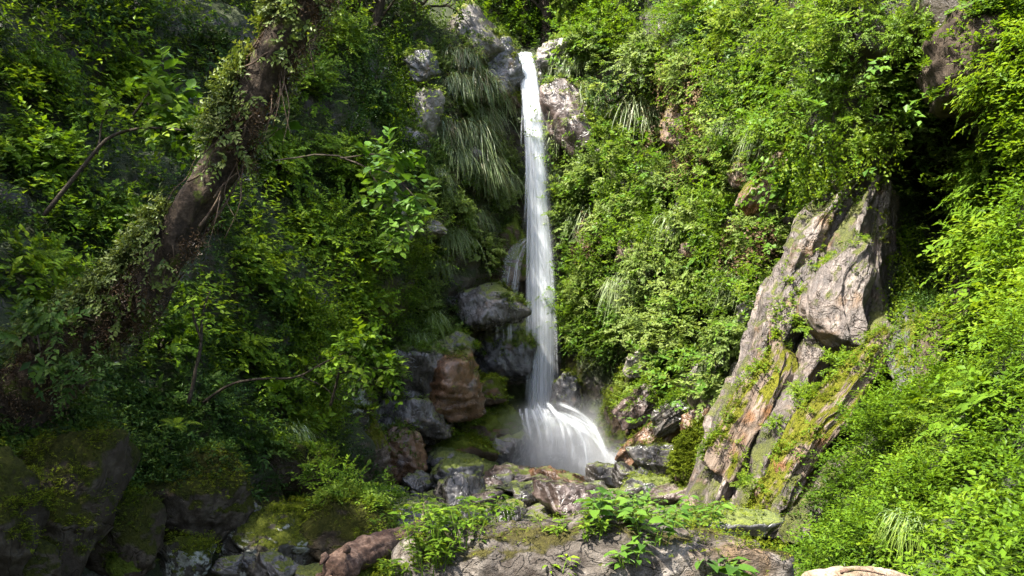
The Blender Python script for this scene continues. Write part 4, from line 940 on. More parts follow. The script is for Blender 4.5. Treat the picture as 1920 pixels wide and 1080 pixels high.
# ------------------------------------------------------------------ the leaning vine-clad tree
TP = spline([P(-60, 860, 7.0), P(20, 775, 6.95), P(110, 665, 6.85), P(210, 590, 6.75), P(285, 515, 6.6), P(350, 410, 6.5), P(435, 270, 6.4), P(495, 140, 6.3), P(555, 40, 6.2), P(610, -60, 6.1), P(690, -220, 6.0), P(740, -420, 6.1)], 60)
TR = np.interp(np.linspace(0, 1, 60), [0, .1, .3, .45, .6, .75, .85, 1], [.27, .235, .185, .158, .145, .13, .115, .09])
lean = empty('leaning_tree', TP[1]); tag(lean, 'big leaning tree clad in vines and small leaves crossing the upper left', 'tree')
def child(name, bag, mat, root):
    o = put(name, bag.build(name, mat)); o.parent = root; o.matrix_parent_inverse = root.matrix_world.inverted(); return o
bpy.context.view_layer.update()
b = Bag(); tube(b, spline(TP, 220), np.interp(np.linspace(0, 1, 220), np.linspace(0, 1, 60), TR), 40, .30, 4, grain=.10); child('trunk', b, M['bark'], lean)
rng = np.random.default_rng(99)
b = Bag(); tt = nrm(np.gradient(TP, axis=0))
for k in range(46):                                            # wiry roots and vine stems clinging to the bark
    i0 = int(rng.integers(6, 50)); ln = int(rng.integers(4, 12)); idx = np.clip(np.arange(i0, i0 + ln), 0, 59); a = rng.random() * 6.28 + np.cumsum(rng.normal(size=len(idx)) * .25)
    s1 = nrm(np.cross(tt[idx], np.array([0, 1., .2]))); s2 = np.cross(s1, tt[idx])
    off = (s1 * np.cos(a)[:, None] + s2 * np.sin(a)[:, None]) * (TR[idx] * (1.05 + .12 * rng.random(len(idx))))[:, None]
    tube(b, spline(TP[idx] + off, len(idx) * 3), np.linspace(.008, .004, len(idx) * 3) * (.5 + rng.random()), 5)
for k in range(22):                                            # loose strands hanging off the under side
    i0 = int(rng.integers(26, 56)); p = TP[i0] + np.array([.9, -.5, -.3]) * TR[i0] * (.7 + .4 * rng.random()); L = .15 + .45 * rng.random()
    q = np.stack([p, p + [rng.normal() * .05, -.03, -L * .5], p + [rng.normal() * .09, -.02, -L]])
    tube(b, spline(q, 9), np.linspace(.006, .002, 9), 4)
child('vine_roots', b, M['root'], lean)
b = Bag(); n = 4200
u = rng.random(n) * 56; i = u.astype(int); f = (u - i)[:, None]; c = TP[i] * (1 - f) + TP[np.minimum(i + 1, 59)] * f
s1 = nrm(np.cross(tt[i], np.array([0, 1., .2]))); s2 = np.cross(s1, tt[i])
a = rng.normal(size=n) * 1.0 + 0.
lit = nrm(-s1 * np.sign(s1[:, :1]) * .95 - np.array([0, .18, 0]) + UP * .35)          # mostly the upper side facing the gorge
o_ = np.where(rng.random((n, 1)) < .86, nrm(lit + rng.normal(size=(n, 3)) * .42), nrm(rng.normal(size=(n, 3)) - np.array([0, .6, 0]))); o_ = nrm(o_ - tt[i] * (o_ * tt[i]).sum(1, keepdims=True))
patch = fbm(c * 1.5 + o_ * .35, 3, 8); keep = patch > -.08 - .35 * rng.random(n) + np.where(i < 30, .22, 0)
c, o_, i = c[keep], o_[keep], i[keep]
pos = c + o_ * (TR[i] * (.95 + .55 * rng.random(len(i)) ** 2))[:, None]
sprays(b, rng, pos, o_, 8, .15, .048, .55, planar=.5, droop=.3, detail=0, outw=.9, upb=.1)
child('ivy', b, M['ivy'], lean)
b = Bag(); n = 4200; i = rng.integers(2, 58, n); a = rng.random(n) * 6.28; s1 = nrm(np.cross(tt[i], np.array([0, 1., .2]))); s2 = np.cross(s1, tt[i]); o_ = s1 * np.cos(a)[:, None] + s2 * np.sin(a)[:, None]
pos = TP[i] + tt[i] * (rng.random((n, 1)) * .15) + o_ * (TR[i] * (.98 + .12 * rng.random(n)))[:, None]; ok = fbm(pos * 2.2, 3, 18) > -.2
sprays(b, rng, pos[ok], nrm(o_[ok] * .6 - UP * .6), 7, .11, .030, .4, planar=.1, droop=.5, outw=1., upb=-.3, jit=.5)
child('dead_vines', b, M['litter'], lean)
def limbs(bag, rng, start, dirv, L, r, depth, tips, lean=.25):
    d = nrm(dirv); m = 7; pts = [np.array(start)]
    for s in range(m): d = nrm(d + rng.normal(size=3) * .13 + UP * .04); pts.append(pts[-1] + d * L / m)
    pts = spline(pts, 12); tube(bag, pts, np.linspace(r, r * .45, 12), 7 if r > .05 else 5)
    if depth == 0: tips += [pts[-1], pts[8], pts[5]]; return
    for k in range(3 if depth > 1 else 4):
        s = pts[int(rng.integers(5, 12))]; limbs(bag, rng, s, d + rng.normal(size=3) * .75 + UP * lean * .3, L * (.5 + .25 * rng.random()), r * .5, depth - 1, tips, lean)
    tips.append(pts[-1])
def crown_leaves(rng, tips, n, spread, L, style, detail=0, Ls=.4):
    tips = np.array(tips); k = rng.integers(len(tips), size=n)
    d = nrm(rng.normal(size=(n, 3))); pos = tips[k] + d * (spread * rng.random(n) ** .6)[:, None] * np.array([1, 1, .6])
    b = Bag(); tb = np.clip(.5 + .18 * rng.normal(size=n) + .25 * vnoise(tips[k] * .8, 3), 0, 1)
    sprays(b, rng, pos, nrm(d + UP * .2), 12, Ls, L, .5, planar=1.1, droop=.35, tbase=tb, detail=detail); return b
b = Bag(); tips = []
for k in range(4): limbs(b, rng, TP[-1], np.array([-.6, .2, .8]) + rng.normal(size=3) * .5, 2.3, .1, 1, tips)
child('limb', b, M['bark'], lean)
child('crown', crown_leaves(rng, tips, 420, .8, .09, 'maple'), M['maple'], lean)

def tree(label, base, H, r, spread, style='maple', leanv=(0, 0, 1), n=700, L=.10, seed=0, group=None, first=.35, name='tree', Ls=.5):
    rng = np.random.default_rng(1200 + seed); base = np.asarray(base, float)
    root = empty(name, base); tag(root, label, 'tree', group); bpy.context.view_layer.update()
    top = base + nrm(np.asarray(leanv, float)) * H; q = [base - UP * .4]
    for t in (.2, .45, .7, 1.): q.append(base * (1 - t) + top * t + rng.normal(size=3) * .05 * H * t * np.array([1, 1, .2]))
    q = spline(q, 22); b = Bag(); tube(b, q, np.linspace(r, r * .3, 22), 12, .15, seed); tips = []
    for k in range(11):
        i = int(22 * (first + (1 - first) * rng.random() * .95)); i = min(i, 21); a = k * 2.4 + rng.random()
        limbs(b, rng, q[i], np.array([math.cos(a), math.sin(a), .35 + .4 * rng.random()]), spread * (.5 + .4 * rng.random()), r * .3, 1, tips)
    child('trunk', b, M['twig'], root)
    child('crown', crown_leaves(rng, tips, n, spread * .27, L, style, 0, Ls), M[style], root); return root

GT = 'trees behind the top of the falls'
for k, (px, py, Y, H, sp, st, l) in enumerate([
  (985, 84, 0, 5.0, 2.6, 'maple', 'green tree standing straight behind the water lip'), (1022, 80, 0, 5.0, 2.6, 'dark', 'darker tree with a visible trunk right behind the water lip'),
  (935, 40, 0, 4.5, 2.4, 'maple', 'tree behind the pale rock crown left of the lip'), (1085, 40, 0, 4.5, 2.4, 'maple', 'tree above the pale reddish shoulder right of the lip'),
  (1000, 20, 0, 7, 3.4, 'dark', 'tall dark tree far behind the water lip'), (880, 5, 0, 4.0, 2.2, 'maple', 'tree above the left end of the pale rock crown'), (1150, 5, 0, 4., 2.2, 'maple', 'tree at the top between the lip and the rounded shrub'), (1055, 0, 0, 7, 3.4, 'maple', 'pale green tree far behind the right side of the lip')]):
    p, n = hit(px, min(py, 80)); tree(l, p, H * .8, .16, sp, st, n=620, L=.13, seed=k, group=GT, first=.12)
GL = 'trees at the top of the left slope'
for k, (px, py, Y, H, sp, st, l) in enumerate([
  (700, 60, 15.8, 1.6, 1.5, 'dark', 'dark tree hanging over the vine curtain left of the falls'), (610, 30, 14.8, 1.4, 1.6, 'maple', 'tree whose leaves hang in at the top right of the leaning trunk'),
  (775, 30, 18.2, 1.5, 1.6, 'maple', 'tree hanging over the cliff left of the pale rock crown'), (430, -20, 13.6, 2.0, 2.2, 'dark', 'dark tree at the top behind the leaning trunk'),
  (200, -60, 12.4, 3.0, 2.6, 'dark', 'dark tree above the upper left slope'), (20, -60, 11.2, 4., 2.8, 'dark', 'dark tree above the left corner')]):
    tree(l, hit(px, py)[0], H, .13, sp, st, (.25, -.1, 1), 260, .10, 20 + k, GL, .15)
GS = 'unseen tall trees added to shade the left bank'  # out-of-view crowns placed only to cast shade on the left bank
for k, (x, y, z, H, sp) in enumerate([(-8.6, 4.8, 3.0, 8, 3.8), (-8.5, 8.0, 5.0, 8, 4.3), (-8.2, 1.8, 3.0, 7, 3.6), (-10, 11.0, 8.0, 7, 4.5), (-7.8, 1.6, 2.2, 8, 2.8), (-9.6, 9.6, 6.0, 7, 4.0)]):
    tree('unseen wide-crowned tree added to shade the left bank', (x, y, z), H, .22, sp, 'dark', (.1, .1, 1), 900, .13, 40 + k, GS, .45)
for k, (x, y, z, H, sp) in enumerate([(-5.1, 2.0, 0, 4.6, 1.9), (-4.8, -.2, 0, 6, 2.6), (-3.2, -2.6, 0, 6, 2.6), (-2.2, -4.6, 0, 6, 2.4), (-3.7, .7, 0, 5, 2.0)]):  # unseen occluders, added to keep sky light off the left boulders
    tree('unseen low leafy tree added to darken the foot of the left bank', (x, y, z), H, .12, sp, 'dark', (.0, .0, 1), 1100, .12, 50 + k, 'unseen low trees added to darken the left bank', .06)

# --- thin saplings and twigs on the left slope
def sapling(label, branches, leaf=None, seed=0, name='sapling', style='maple', nlv=60, L=.08, Ls=.3, detail=1):
    rng = np.random.default_rng(1500 + seed); base = P(*branches[0][0][0]); root = empty(name, base); tag(root, label, 'sapling'); bpy.context.view_layer.update()
    b = Bag(); ends = []
    for pts, r in branches:
        q = spline([P(*p) for p in pts], 18); q = q + fbm(q * 3., 2, seed)[:, None] * .015; tube(b, q, np.linspace(r, r * .4, 18), 7, .1, seed); ends += [q[k] for k in (9, 12, 14, 16, 17)]
    child('stem', b, M['twig'], root)
    if leaf:
        e = np.array(ends)[np.array([k for k in range(len(ends)) if (k // 5) in leaf])]
        k = rng.integers(len(e), size=nlv); d = nrm(rng.normal(size=(nlv, 3))); bb = Bag()
        sprays(bb, rng, e[k] + d * .14 * rng.random((nlv, 1)), d, 8, Ls, L, .62, planar=1.1, droop=.4, detail=detail); child('foliage', bb, M[style], root)
    return root
sapling('bare forked branch rising from the shade left of the leaning trunk', [([(80, 405, 7.6), (150, 320, 7.6), (195, 265, 7.6), (240, 245, 7.6), (300, 240, 7.5), (345, 245, 7.4)], .021), ([(180, 290, 7.6), (195, 225, 7.7), (210, 190, 7.7)], .011)], [0, 1], 1, nlv=36)
sapling('pair of thin grey sapling stems above the huge rounded boulder', [([(355, 755, 9.0), (375, 660, 9.0), (380, 590, 9.1), (395, 545, 9.2)], .022), ([(378, 640, 9.0), (360, 580, 9.0), (365, 550, 9.0)], .016)], [0, 1], 2, nlv=30)
sapling('long bare twig reaching right across the left slope', [([(385, 752, 9.0), (430, 722, 8.9), (480, 710, 8.8), (550, 710, 8.7), (600, 685, 8.6), (650, 660, 8.5)], .016), ([(560, 708, 8.7), (600, 725, 8.7), (640, 750, 8.7)], .008), ([(595, 690, 8.6), (620, 700, 8.6), (655, 690, 8.6)], .008)], [0], 3, nlv=14, L=.1)
sapling('leafy branch with large leaves hanging in front of the narrow rock rib', [([(520, 300, 11.0), (620, 290, 9.6), (690, 315, 9.0), (740, 330, 8.8), (790, 380, 8.7)], .010), ([(690, 315, 9.0), (720, 370, 9.0), (770, 420, 8.9)], .01), ([(640, 296, 9.2), (700, 290, 9.0), (740, 300, 8.9)], .01)], [0, 1, 2], 4, nlv=46, L=.14, style='broad')
sapling('sprig of large bright leaves right of the leaning trunk', [([(455, 285, 6.5), (490, 290, 6.5), (520, 300, 6.5)], .008), ([(470, 285, 6.5), (500, 262, 6.4), (524, 240, 6.3)], .006)], [1], 5, nlv=3, L=.13, Ls=.1, style='broad')
sapling('bright maple sapling beside the tall tan slab', [([(620, 760, 11), (640, 690, 10.9), (680, 640, 10.8)], .02), ([(635, 700, 10.9), (690, 690, 10.8), (730, 690, 10.7)], .012)], [0, 1], 6, nlv=80, L=.11)
sapling('sapling with heart-shaped leaves behind the trunk', [([(250, 220, 8.0), (280, 170, 8.0), (310, 140, 8.0)], .014), ([(270, 190, 8.0), (290, 200, 7.9), (330, 190, 7.9)], .008)], [0, 1], 7, nlv=26, L=.15, style='broad')

# ------------------------------------------------------------------ water
def water_mat(name, lo, hi, su, sv, seed=0., thin=(.95, .55), edge=.18, col=(.88, .92, .97), ends=(0, 0)):
    t = NT(name)
    uv = t.n('UVMap', uv_map='UVMap').outputs[0]
    sp = t.n('SeparateXYZ', {0: uv}); u, v = sp.outputs[0], sp.outputs[1]
    mp = t.n('Mapping', {'Vector': uv, 'Scale': (su, sv, 1), 'Location': (seed, seed * .7, seed)}).outputs[0]
    n1 = t.noise(mp, 1., 4, .6, .15)
    n2 = t.noise(t.n('Mapping', {'Vector': uv, 'Scale': (su * 3.2, sv * .7, 1), 'Location': (seed, 3 + seed, 0)}).outputs[0], 1., 3, .6)
    f = t.ss(t.math('ADD', t.math('MULTIPLY', n1, .62), t.math('MULTIPLY', n2, .38)), .34, .66, lo, hi)
    e = t.math('MULTIPLY', t.ss(u, 0., edge, 0, 1), t.ss(u, 1 - edge, 1., 1, 0))
    a = t.math('MULTIPLY', t.math('MULTIPLY', f, e), t.n('MapRange', {'Value': v, 'To Min': thin[0], 'To Max': thin[1]}).outputs[0])
    if ends[0]: a = t.math('MULTIPLY', a, t.ss(v, 0., ends[0], 0, 1))
    if ends[1]: a = t.math('MULTIPLY', a, t.ss(v, 1 - ends[1], 1., 1, 0))
    d = t.n('MixShader', {0: .45, 1: t.n('BsdfDiffuse', {'Color': col}).outputs[0], 2: t.n('BsdfTranslucent', {'Color': col}).outputs[0]})
    return t.surf(t.n('MixShader', {0: a, 1: t.n('BsdfTransparent').outputs[0], 2: d.outputs[0]}))

def sheet(name, lines, mat, parent, nv=60, nu=14, bulge=.06, wob=.012, seed=0):
    """a sheet of water lofted across flow lines; each flow line is a list of (px, py, Y)"""
    G = np.stack([spline([P(*p) for p in ln], nv) for ln in lines])
    G = np.stack([spline(G[:, j], nu) for j in range(nv)], 1)
    u = np.linspace(0, 1, nu)
    G = G - np.array([0, 1, 0]) * (bulge * np.sin(np.pi * u))[:, None, None] + wob * fbm(np.stack(np.broadcast_arrays(u[:, None] * 9, np.linspace(0, 3, nv)[None], seed * 1.), -1), 2, seed)[..., None] * np.array([.4, 1, 0])
    i, j = np.meshgrid(np.arange(nu - 1), np.arange(nv - 1), indexing='ij'); i = i.ravel(); j = j.ravel()
    Q = np.stack([i * nv + j, (i + 1) * nv + j, (i + 1) * nv + j + 1, i * nv + j + 1], -1)
    U, Vv = np.meshgrid(u, np.linspace(0, 1, nv), indexing='ij')
    return put(name, mesh(name, G.reshape(-1, 3), [Q], mat, uv=np.stack([U.ravel(), Vv.ravel()], -1)), parent)

wf = empty('waterfall'); tag(wf, 'tall white ribbon of water falling from the cliff lip into a spreading cascade', 'waterfall')
MAIN = [(100, 968, 997), (125, 971, 1003), (150, 974, 1008), (200, 980, 1015), (300, 986, 1022), (400, 989, 1029), (500, 989, 1036), (600, 989, 1041), (700, 990, 1041), (785, 988, 1043)]
YS = np.interp([m[0] for m in MAIN], [100, 150, 300, 800], [21.5, 20.9, 20.3, 19.9])
for k in range(4):
    g = [0, 3, -5, 9][k]; dy = [0, -.07, .08, -.13][k]; sh = [0, 1, 3, 4][k]
    L = [[(m[1] - g * (.2 if m[0] < 160 else 1) + sh, m[0], y + dy) for m, y in zip(MAIN, YS)], [((m[1] + m[2]) / 2 + sh, m[0], y + dy - .02) for m, y in zip(MAIN, YS)], [(m[2] + g * (.2 if m[0] < 160 else 1) + sh, m[0], y + dy) for m, y in zip(MAIN, YS)]]
    sheet('falling_sheet', L, water_mat('white_water', *[(.45, .95), (.1, .65), (.15, .65), (.05, .36)][k], 7 + 2 * k, .5, 3.1 * k, thin=[(1.05, .36), (1, .2), (.9, .18), (.5, .6)][k], edge=[.12, .2, .25, .5][k]), wf, 70, 16, .09, .03, k)
MI = [(978, 175), (974, 280)]
sheet('side_trickle', [[(976, 110, 21.2), (979, 160, 20.9), (977, 200, 20.8), (974, 275, 20.7)], [(982, 110, 21.2), (985, 160, 20.9), (982, 200, 20.8), (979, 275, 20.7)]], water_mat('trickle_water', .2, .8, 3, .6, 1.7, edge=.4), wf, 30, 5, .02, .01, 9)
M['rill'] = water_mat('rill_water', -.1, .62, 9, .8, 2.2, thin=(.8, .5), edge=.25, ends=(.08, .2))
sheet('side_rill', [[(992, 440, 20.1), (965, 455, 20.05), (945, 480, 20.0), (935, 540, 19.95)], [(992, 446, 20.05), (972, 466, 20.), (960, 500, 19.95), (952, 560, 19.9)], [(994, 452, 20.0), (985, 475, 19.95), (978, 510, 19.9), (972, 575, 19.9)]], M['rill'], wf, 34, 12, .02, .03, 4)
sheet('drip_veil', [[(925, 585, 18.9), (926, 640, 18.9)], [(945, 585, 18.85), (946, 650, 18.85)], [(965, 585, 18.9), (966, 640, 18.9)]], water_mat('drip_water', -.35, .5, 8, .4, 5.2, edge=.2, ends=(.1, .4)), wf, 12, 10, .02, .01, 5)
# the splash dome and the cascade that fans out to the right
C1 = [[(972, 775, 19.5), (966, 795, 19.3), (976, 835, 19.1), (980, 892, 18.9)], [(990, 763, 19.4), (992, 784, 19.1), (998, 825, 18.9), (1000, 892, 18.7)], [(1010, 760, 19.3), (1022, 780, 19.0), (1034, 820, 18.7), (1038, 892, 18.4)],
      [(1026, 765, 19.3), (1054, 786, 18.9), (1074, 822, 18.4), (1080, 892, 18.0)], [(1038, 774, 19.3), (1084, 796, 18.7), (1114, 832, 18.2), (1126, 892, 17.7)], [(1046, 784, 19.3), (1106, 810, 18.6), (1146, 846, 18.0), (1166, 890, 17.6)], [(1050, 792, 19.4), (1122, 822, 18.8), (1172, 862, 18.2), (1204, 890, 17.8)]]
for k in range(3):
    off = lambda ln: [(x + [0, 1, -2][k], y + [0, -4, 3][k], Y + [0, -.1, .08][k]) for x, y, Y in ln]
    sheet('cascade_veil', [off(l) for l in C1], water_mat('cascade_water', *[(-.3, .42), (-.4, .32), (-.3, .26)][k], 13 + 4 * k, .9, 1.3 + k * 2, thin=(1.1, .5), edge=.3, ends=(.22, .12)), wf, 50, 40, .03, .05, 20 + k)
def strand(pts, w, seed, a=(.5, 1.)):
    c = spline([P(*p) for p in pts], 3 * len(pts)); l = [(x - w, y + w * .3, Y) for x, y, Y in pts]; r = [(x + w, y - w * .3, Y) for x, y, Y in pts]
    sheet('cascade_strand', [l, pts, r], water_mat('strand_water', *a, 3, .8, seed, thin=(1., .6), edge=.45, ends=(.12, .25)), wf, 40, 9, .04, .02, seed)
M['strand'] = [water_mat('strand_water', a, b_, 3, .8, 2.3 * k_, thin=(1., .5), edge=.45, ends=(.15, .3)) for k_, (a, b_) in enumerate([(.2, .75), (.05, .55), (.0, .38)])]
CL_ = np.stack([spline(l, 24) for l in C1]); rs = np.random.default_rng(61)
for k in range(46):
    u = 6 * (k + rs.random()) / 46; i0 = min(int(u), 5); f = u - i0
    ln = CL_[i0] * (1 - f) + CL_[i0 + 1] * f
    s0 = int(rs.integers(0, 5)); ln = ln[s0: 24 - int(rs.integers(0, 5))].copy(); t_ = np.linspace(0, 1, len(ln))
    ln[:, 0] += 13 * rs.normal() * t_; ln[:, 1] += 7 * rs.normal() - 3; ln[:, 2] -= .08 + .12 * rs.random()
    w = (2.2 + 3.5 * rs.random()) * (1.15 if u > 3 else 1.)
    d_ = np.gradient(ln[:, :2], axis=0); d_ /= np.linalg.norm(d_, axis=1, keepdims=True) + 1e-6; off_ = np.stack([-d_[:, 1], d_[:, 0], 0 * t_], 1) * w
    sheet('cascade_strand', [ln + off_, ln, ln - off_], M['strand'][k % 3], wf, 36, 7, .03, .02, 40 + k)
MX = np.array(MAIN, float)
for k in range(12):                                            # loose strands fraying off both edges of the fall
    y0 = 140 + 420 * rs.random(); y1 = min(785, y0 + 120 + 260 * rs.random()); yy = np.linspace(y0, y1, 12); side = k % 2
    xx = np.interp(yy, MX[:, 0], MX[:, 1 + side]) + (1 if side else -1) * np.linspace(-4, 1 + 6 * rs.random(), 12) + .8 * rs.normal()
    Yy = np.interp(yy, [100, 150, 300, 800], [21.4, 20.8, 20.15, 19.75]); w = 1.2 + 2 * rs.random()
    c_ = np.stack([xx, yy, Yy], 1); o_ = np.array([w, 0, 0])
    sheet('loose_strand', [c_ - o_, c_, c_ + o_], M['strand'][1 + k % 2], wf, 24, 5, .02, .01, 90 + k)
rock('dark wet dome of rock under the white cascade', 1050, 858, 19.5, 150, 120, mat='wet', seed=501, group='stones lying in the stream bed below the falls')
t = NT('stream_water')
tcw = t.n('TexCoord').outputs['Object']
bm_ = t.n('Bump', {'Strength': .35, 'Distance': .05, 'Height': t.noise(t.n('Mapping', {'Vector': tcw, 'Scale': (3, 1.4, 3)}).outputs[0], 3., 4, .6)})
t.surf(t.n('BsdfPrincipled', {'Base Color': (.05, .06, .06), 'Roughness': .12, 'Normal': bm_.outputs[0]}))
th = np.linspace(0, 2 * np.pi, 48, endpoint=False); rr = 1 + .18 * fbm(np.stack([np.cos(th) * 2, np.sin(th) * 2, 0 * th], -1), 2, 5)
wv = np.stack([1.3 + 2.6 * rr * np.cos(th), 18.4 + 1.9 * rr * np.sin(th), 0 * th - .36], -1)
tag(put('stream', mesh('stream', np.concatenate([wv, [[1.3, 18.4, -.36]]]), [np.stack([np.arange(48), (np.arange(48) + 1) % 48, np.full(48, 48)], -1)], t.m)), 'shallow pool at the foot of the falls', 'water', kind='structure')

# drifting spray round the cascade foot
def spray(label, px, py, Y, wpx, hpx, dens, depth=1.6):
    t = NT('spray_air'); k = Y / F
    g = t.n('TexGradient', {'Vector': t.n('Mapping', {'Vector': t.n('TexCoord').outputs['Object'], 'Scale': (2 / (wpx * k), 2 / depth, 2 / (hpx * k))}).outputs[0]}, gradient_type='QUADRATIC_SPHERE')
    v = t.n('VolumePrincipled', {'Color': (.95, .97, 1), 'Density': t.math('MULTIPLY', g.outputs[1], dens), 'Anisotropy': .2})
    t.t.links.new(v.outputs[0], t.out.inputs['Volume'])
    D, T = ico(3); o = put('spray_mist', mesh('spray_mist', D * np.array([wpx * k / 2, depth / 2, hpx * k / 2]), [T], t.m)); o.location = P(px, py, Y)
    t.m.cycles.volume_sampling = 'MULTIPLE_IMPORTANCE'
    return tag(o, label, 'mist', kind='stuff')
spray('white spray drifting round the foot of the cascade', 1070, 850, 18.2, 440, 250, 3.0)
spray('thin spray to the right of the cascade', 1180, 875, 17.6, 300, 130, 2.6)

# ------------------------------------------------------------------ foreground plants and wood
bpy.context.view_layer.update()
def top_of(objs, px, py):
    best = None; d = Vector(ray(px, py)); o = Vector(CAM)
    for ob in objs:
        mi = ob.matrix_world.inverted(); ok, loc, nn, _ = ob.ray_cast(mi @ o, (mi.to_3x3() @ d).normalized())
        if ok:
            w = ob.matrix_world @ loc; dd = (w - o).length
            if best is None or dd < best[0]: best = (dd, np.array(w), np.array((ob.matrix_world.to_3x3() @ nn).normalized()))
    return best

def herb(label, p, H, nst, L, asp, seed, style='broad', whorl=4, spread=.5, group=None, nodes=4, name='herb', droop=.35):
    rng = np.random.default_rng(1700 + seed); root = empty(name, p); tag(root, label, 'plant', group); bpy.context.view_layer.update()
    s = Bag(); f = Bag()
    for k in range(nst):
        a = rng.random() * 6.28; sp_ = spread * rng.random() ** .7; b0 = np.array(p) + np.array([math.cos(a), math.sin(a), 0]) * H * sp_ * .7 + UP * -.03; h = H * (.55 + .6 * rng.random())
        q = spline([b0, b0 + np.array([math.cos(a) * .12 * h, math.sin(a) * .12 * h, h * .5]), b0 + np.array([math.cos(a) * .3 * h, math.sin(a) * .3 * h, h * .95])], 10)
        tube(s, q, np.linspace(.0035, .0015, 10), 5, tone=.6)
        for j in range(nodes):
            t = .35 + .65 * j / (nodes - 1); c = q[int(t * 9)]; w = whorl if j == nodes - 1 else 2; a0 = rng.random() * 6.28
            for m in range(w):
                aa = a0 + m * 6.28 / w + rng.normal() * .25; d = np.array([math.cos(aa), math.sin(aa), .25 + .25 * rng.normal() * .5])
                l = L * (.55 + .6 * rng.random()) * (.75 + .35 * t)
                leaves(f, c[None] + d[None] * .012, d[None], (UP + .25 * rng.normal(size=3))[None], l, l * asp, np.clip(.5 + .25 * rng.normal(), 0, 1), 1, .22, droop)
    child('stem', s, M['lush'], root); child('foliage', f, M[style], root); return root
BASE = [o for o in ROCKS if o in (FRONT, REAR)] + [o for o in ROCKS if 'driftwood' in o['label'] or 'mossy rock between' in o['label']]
def on(px, py, Y=5.0):
    h = top_of(BASE, px, py); return h[1] if h else P(px, py, Y)
GH = 'herbs growing round the foreground boulder'
for k, (px, py, Y, H, ns, L, asp, st, l) in enumerate([
  (1150, 985, 5.0, .16, 7, .07, .62, 'broad', 'herb with one large rounded leaf on the rear tan slab'), (1215, 1010, 4.9, .16, 8, .07, .5, 'broad', 'broad-leaved herb at the centre of the right clump'),
  (1275, 985, 5.1, .20, 9, .075, .45, 'broad', 'tall stemmed herb at the right end of the clump on the slab'), (1180, 1050, 4.4, .10, 6, .07, .5, 'broad', 'low broad herb on the front face of the boulder'),
  (1230, 960, 5.8, .22, 10, .09, .32, 'broad', 'narrow-leaved herb behind the rear slab, middle one'), (1160, 945, 6.2, .24, 10, .09, .32, 'broad', 'narrow-leaved herb behind the rear slab next to the reddish block'),
  (1300, 960, 5.8, .2, 8, .09, .32, 'broad', 'narrow-leaved herb behind the rear slab near the tan ribs'), (1350, 1085, 4.1, .12, 3, .12, .42, 'broad', 'low herb with a large bluish leaf at the bottom edge'),
  (1050, 1075, 4.1, .09, 3, .05, .35, 'maple', 'tiny sprout at the bottom edge of the boulder'), (1040, 995, 5.2, .08, 7, .035, .4, 'fine', 'tiny weeds on the rear tan slab'), (1110, 1000, 5.1, .09, 7, .04, .45, 'fine', 'tiny weeds beside the large rounded leaf'),
  (905, 985, 5.2, .17, 12, .055, .45, 'maple', 'upright bright herb left of the rear tan slab'), (840, 985, 5.4, .19, 12, .06, .45, 'maple', 'leafy bright herb in front of the flat grey slab'),
  (955, 970, 5.6, .14, 9, .05, .42, 'maple', 'bright herb touching the rear tan slab'), (815, 1025, 5.0, .2, 14, .05, .42, 'maple', 'bright herb beside the driftwood top'),
  (870, 1020, 4.9, .16, 12, .045, .45, 'maple', 'low bright herb on the left shoulder of the boulder'), (800, 1072, 4.7, .13, 12, .045, .42, 'fine', 'low fine herb beneath the driftwood'),
  (745, 1078, 4.7, .09, 10, .045, .42, 'fine', 'low fine herb on the mossy yellowish stone'), (820, 1050, 4.8, .14, 12, .045, .45, 'fine', 'low fine herb left of the boulder'), (740, 975, 7.6, .26, 12, .07, .45, 'maple', 'bright herb behind the driftwood')]):
    p = on(px, py, Y) if k not in (4, 5, 6, 19) else P(px, py + 30, Y)
    herb(l, p, H, ns, L, asp, k, st, group=GH, spread=.9)

b = Bag(); q = spline([P(795, 985, 5.3), P(760, 1008, 5.1), P(700, 1030, 4.9), P(655, 1052, 4.75), P(622, 1078, 4.6)], 40)
tube(b, q, np.interp(np.linspace(0, 1, 40), [0, .1, .4, .8, 1], [.03, .05, .07, .08, .06]), 44, .16, 12, grain=.14)
dw = empty('driftwood_log', q[20]); tag(dw, 'weathered reddish driftwood log with splintered end beside the boulder', 'log'); bpy.context.view_layer.update()
rng = np.random.default_rng(5)
for k in range(12):
    e = q[-1] + rng.normal(size=3) * .05; d = nrm(nrm(q[-1] - q[-4]) + rng.normal(size=3) * .22); tube(b, np.stack([e, e + d * .025, e + d * (.04 + .03 * rng.random())]), [.026, .018, .006], 5, .3, k)
child('log', b, M['driftwood'], dw)
b = Bag(); tube(b, spline([P(793, 980, 5.6), P(795, 950, 5.6), P(800, 938, 5.6)], 8), np.linspace(.014, .006, 8), 6, .2, 3); child('branch_stub', b, M['cutwood'], dw)
b = Bag(); q = spline([P(1500, 1092, 3.6), P(1560, 1082, 3.6), P(1620, 1080, 3.62), P(1720, 1092, 3.7)], 30)
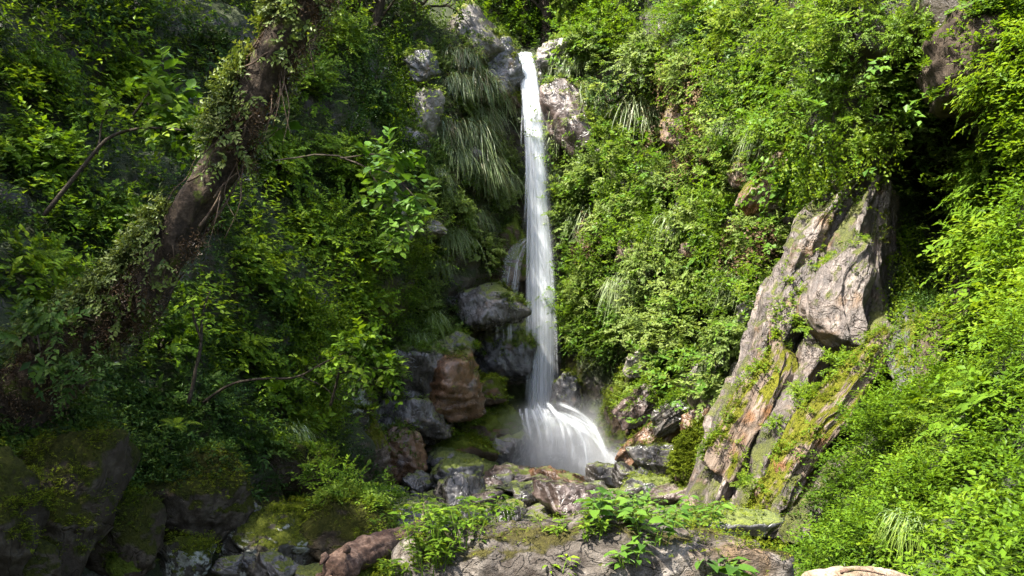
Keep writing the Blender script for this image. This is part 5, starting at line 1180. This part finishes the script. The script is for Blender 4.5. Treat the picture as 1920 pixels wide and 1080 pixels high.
tube(b, q, np.interp(np.linspace(0, 1, 30), [0, .1, .8, 1], [.015, .032, .036, .015]), 40, .15, 8, grain=.12)
cl = empty('bleached_log', q[15]); tag(cl, 'pale bleached log at the bottom edge below the lush bank', 'log'); bpy.context.view_layer.update()
child('log', b, M['cutwood'], cl)
b = Bag(); tube(b, spline([P(1575, 1073, 3.55), P(1610, 1068, 3.54), P(1660, 1078, 3.56)], 14), np.linspace(.008, .003, 14), 5, .3, 2); child('bark_strip', b, M['driftwood'], cl)

# ------------------------------------------------------------------ light and camera
SUN = nrm(np.array([-.42, -.38, .83]))
w = bpy.data.worlds.new('World'); sc.world = w; w.use_nodes = True
nt = w.node_tree; sky = nt.nodes.new('ShaderNodeTexSky'); sky.sky_type = 'NISHITA'; sky.sun_disc = False
sky.dust_density = 3.0; sky.ozone_density = .5; sky.air_density = .8; sky.sun_elevation = math.asin(SUN[2]); sky.sun_rotation = math.atan2(SUN[0], SUN[1])
bg = nt.nodes['Background']; nt.links.new(sky.outputs[0], bg.inputs[0]); bg.inputs[1].default_value = .15
sl = bpy.data.lights.new('sun', 'SUN'); sl.energy = 5.0; sl.angle = math.radians(.5); sl.color = (1, .95, .84)
so = bpy.data.objects.new('sun', sl); COL.objects.link(so); so.rotation_euler = Vector(SUN).to_track_quat('Z', 'Y').to_euler()
cd = bpy.data.cameras.new('camera'); cd.sensor_width = 36; cd.lens = 36 * F / 1920; cd.clip_end = 500; cd.clip_start = .05
co = bpy.data.objects.new('camera', cd); COL.objects.link(co); co.location = CAM; co.rotation_euler = (math.pi / 2 + PITCH, 0, 0); sc.camera = co
vs = sc.view_settings; vs.view_transform = 'Standard'; vs.look = 'None'; vs.gamma = 1; vs.exposure = 2.25
cy = sc.cycles; cy.max_bounces = 8; cy.diffuse_bounces = 3; cy.glossy_bounces = 2; cy.transmission_bounces = 4; cy.transparent_max_bounces = 24; cy.volume_bounces = 1
cy.use_denoising = True; cy.caustics_reflective = False; cy.caustics_refractive = False
cy.use_adaptive_sampling = True; cy.adaptive_threshold = .02
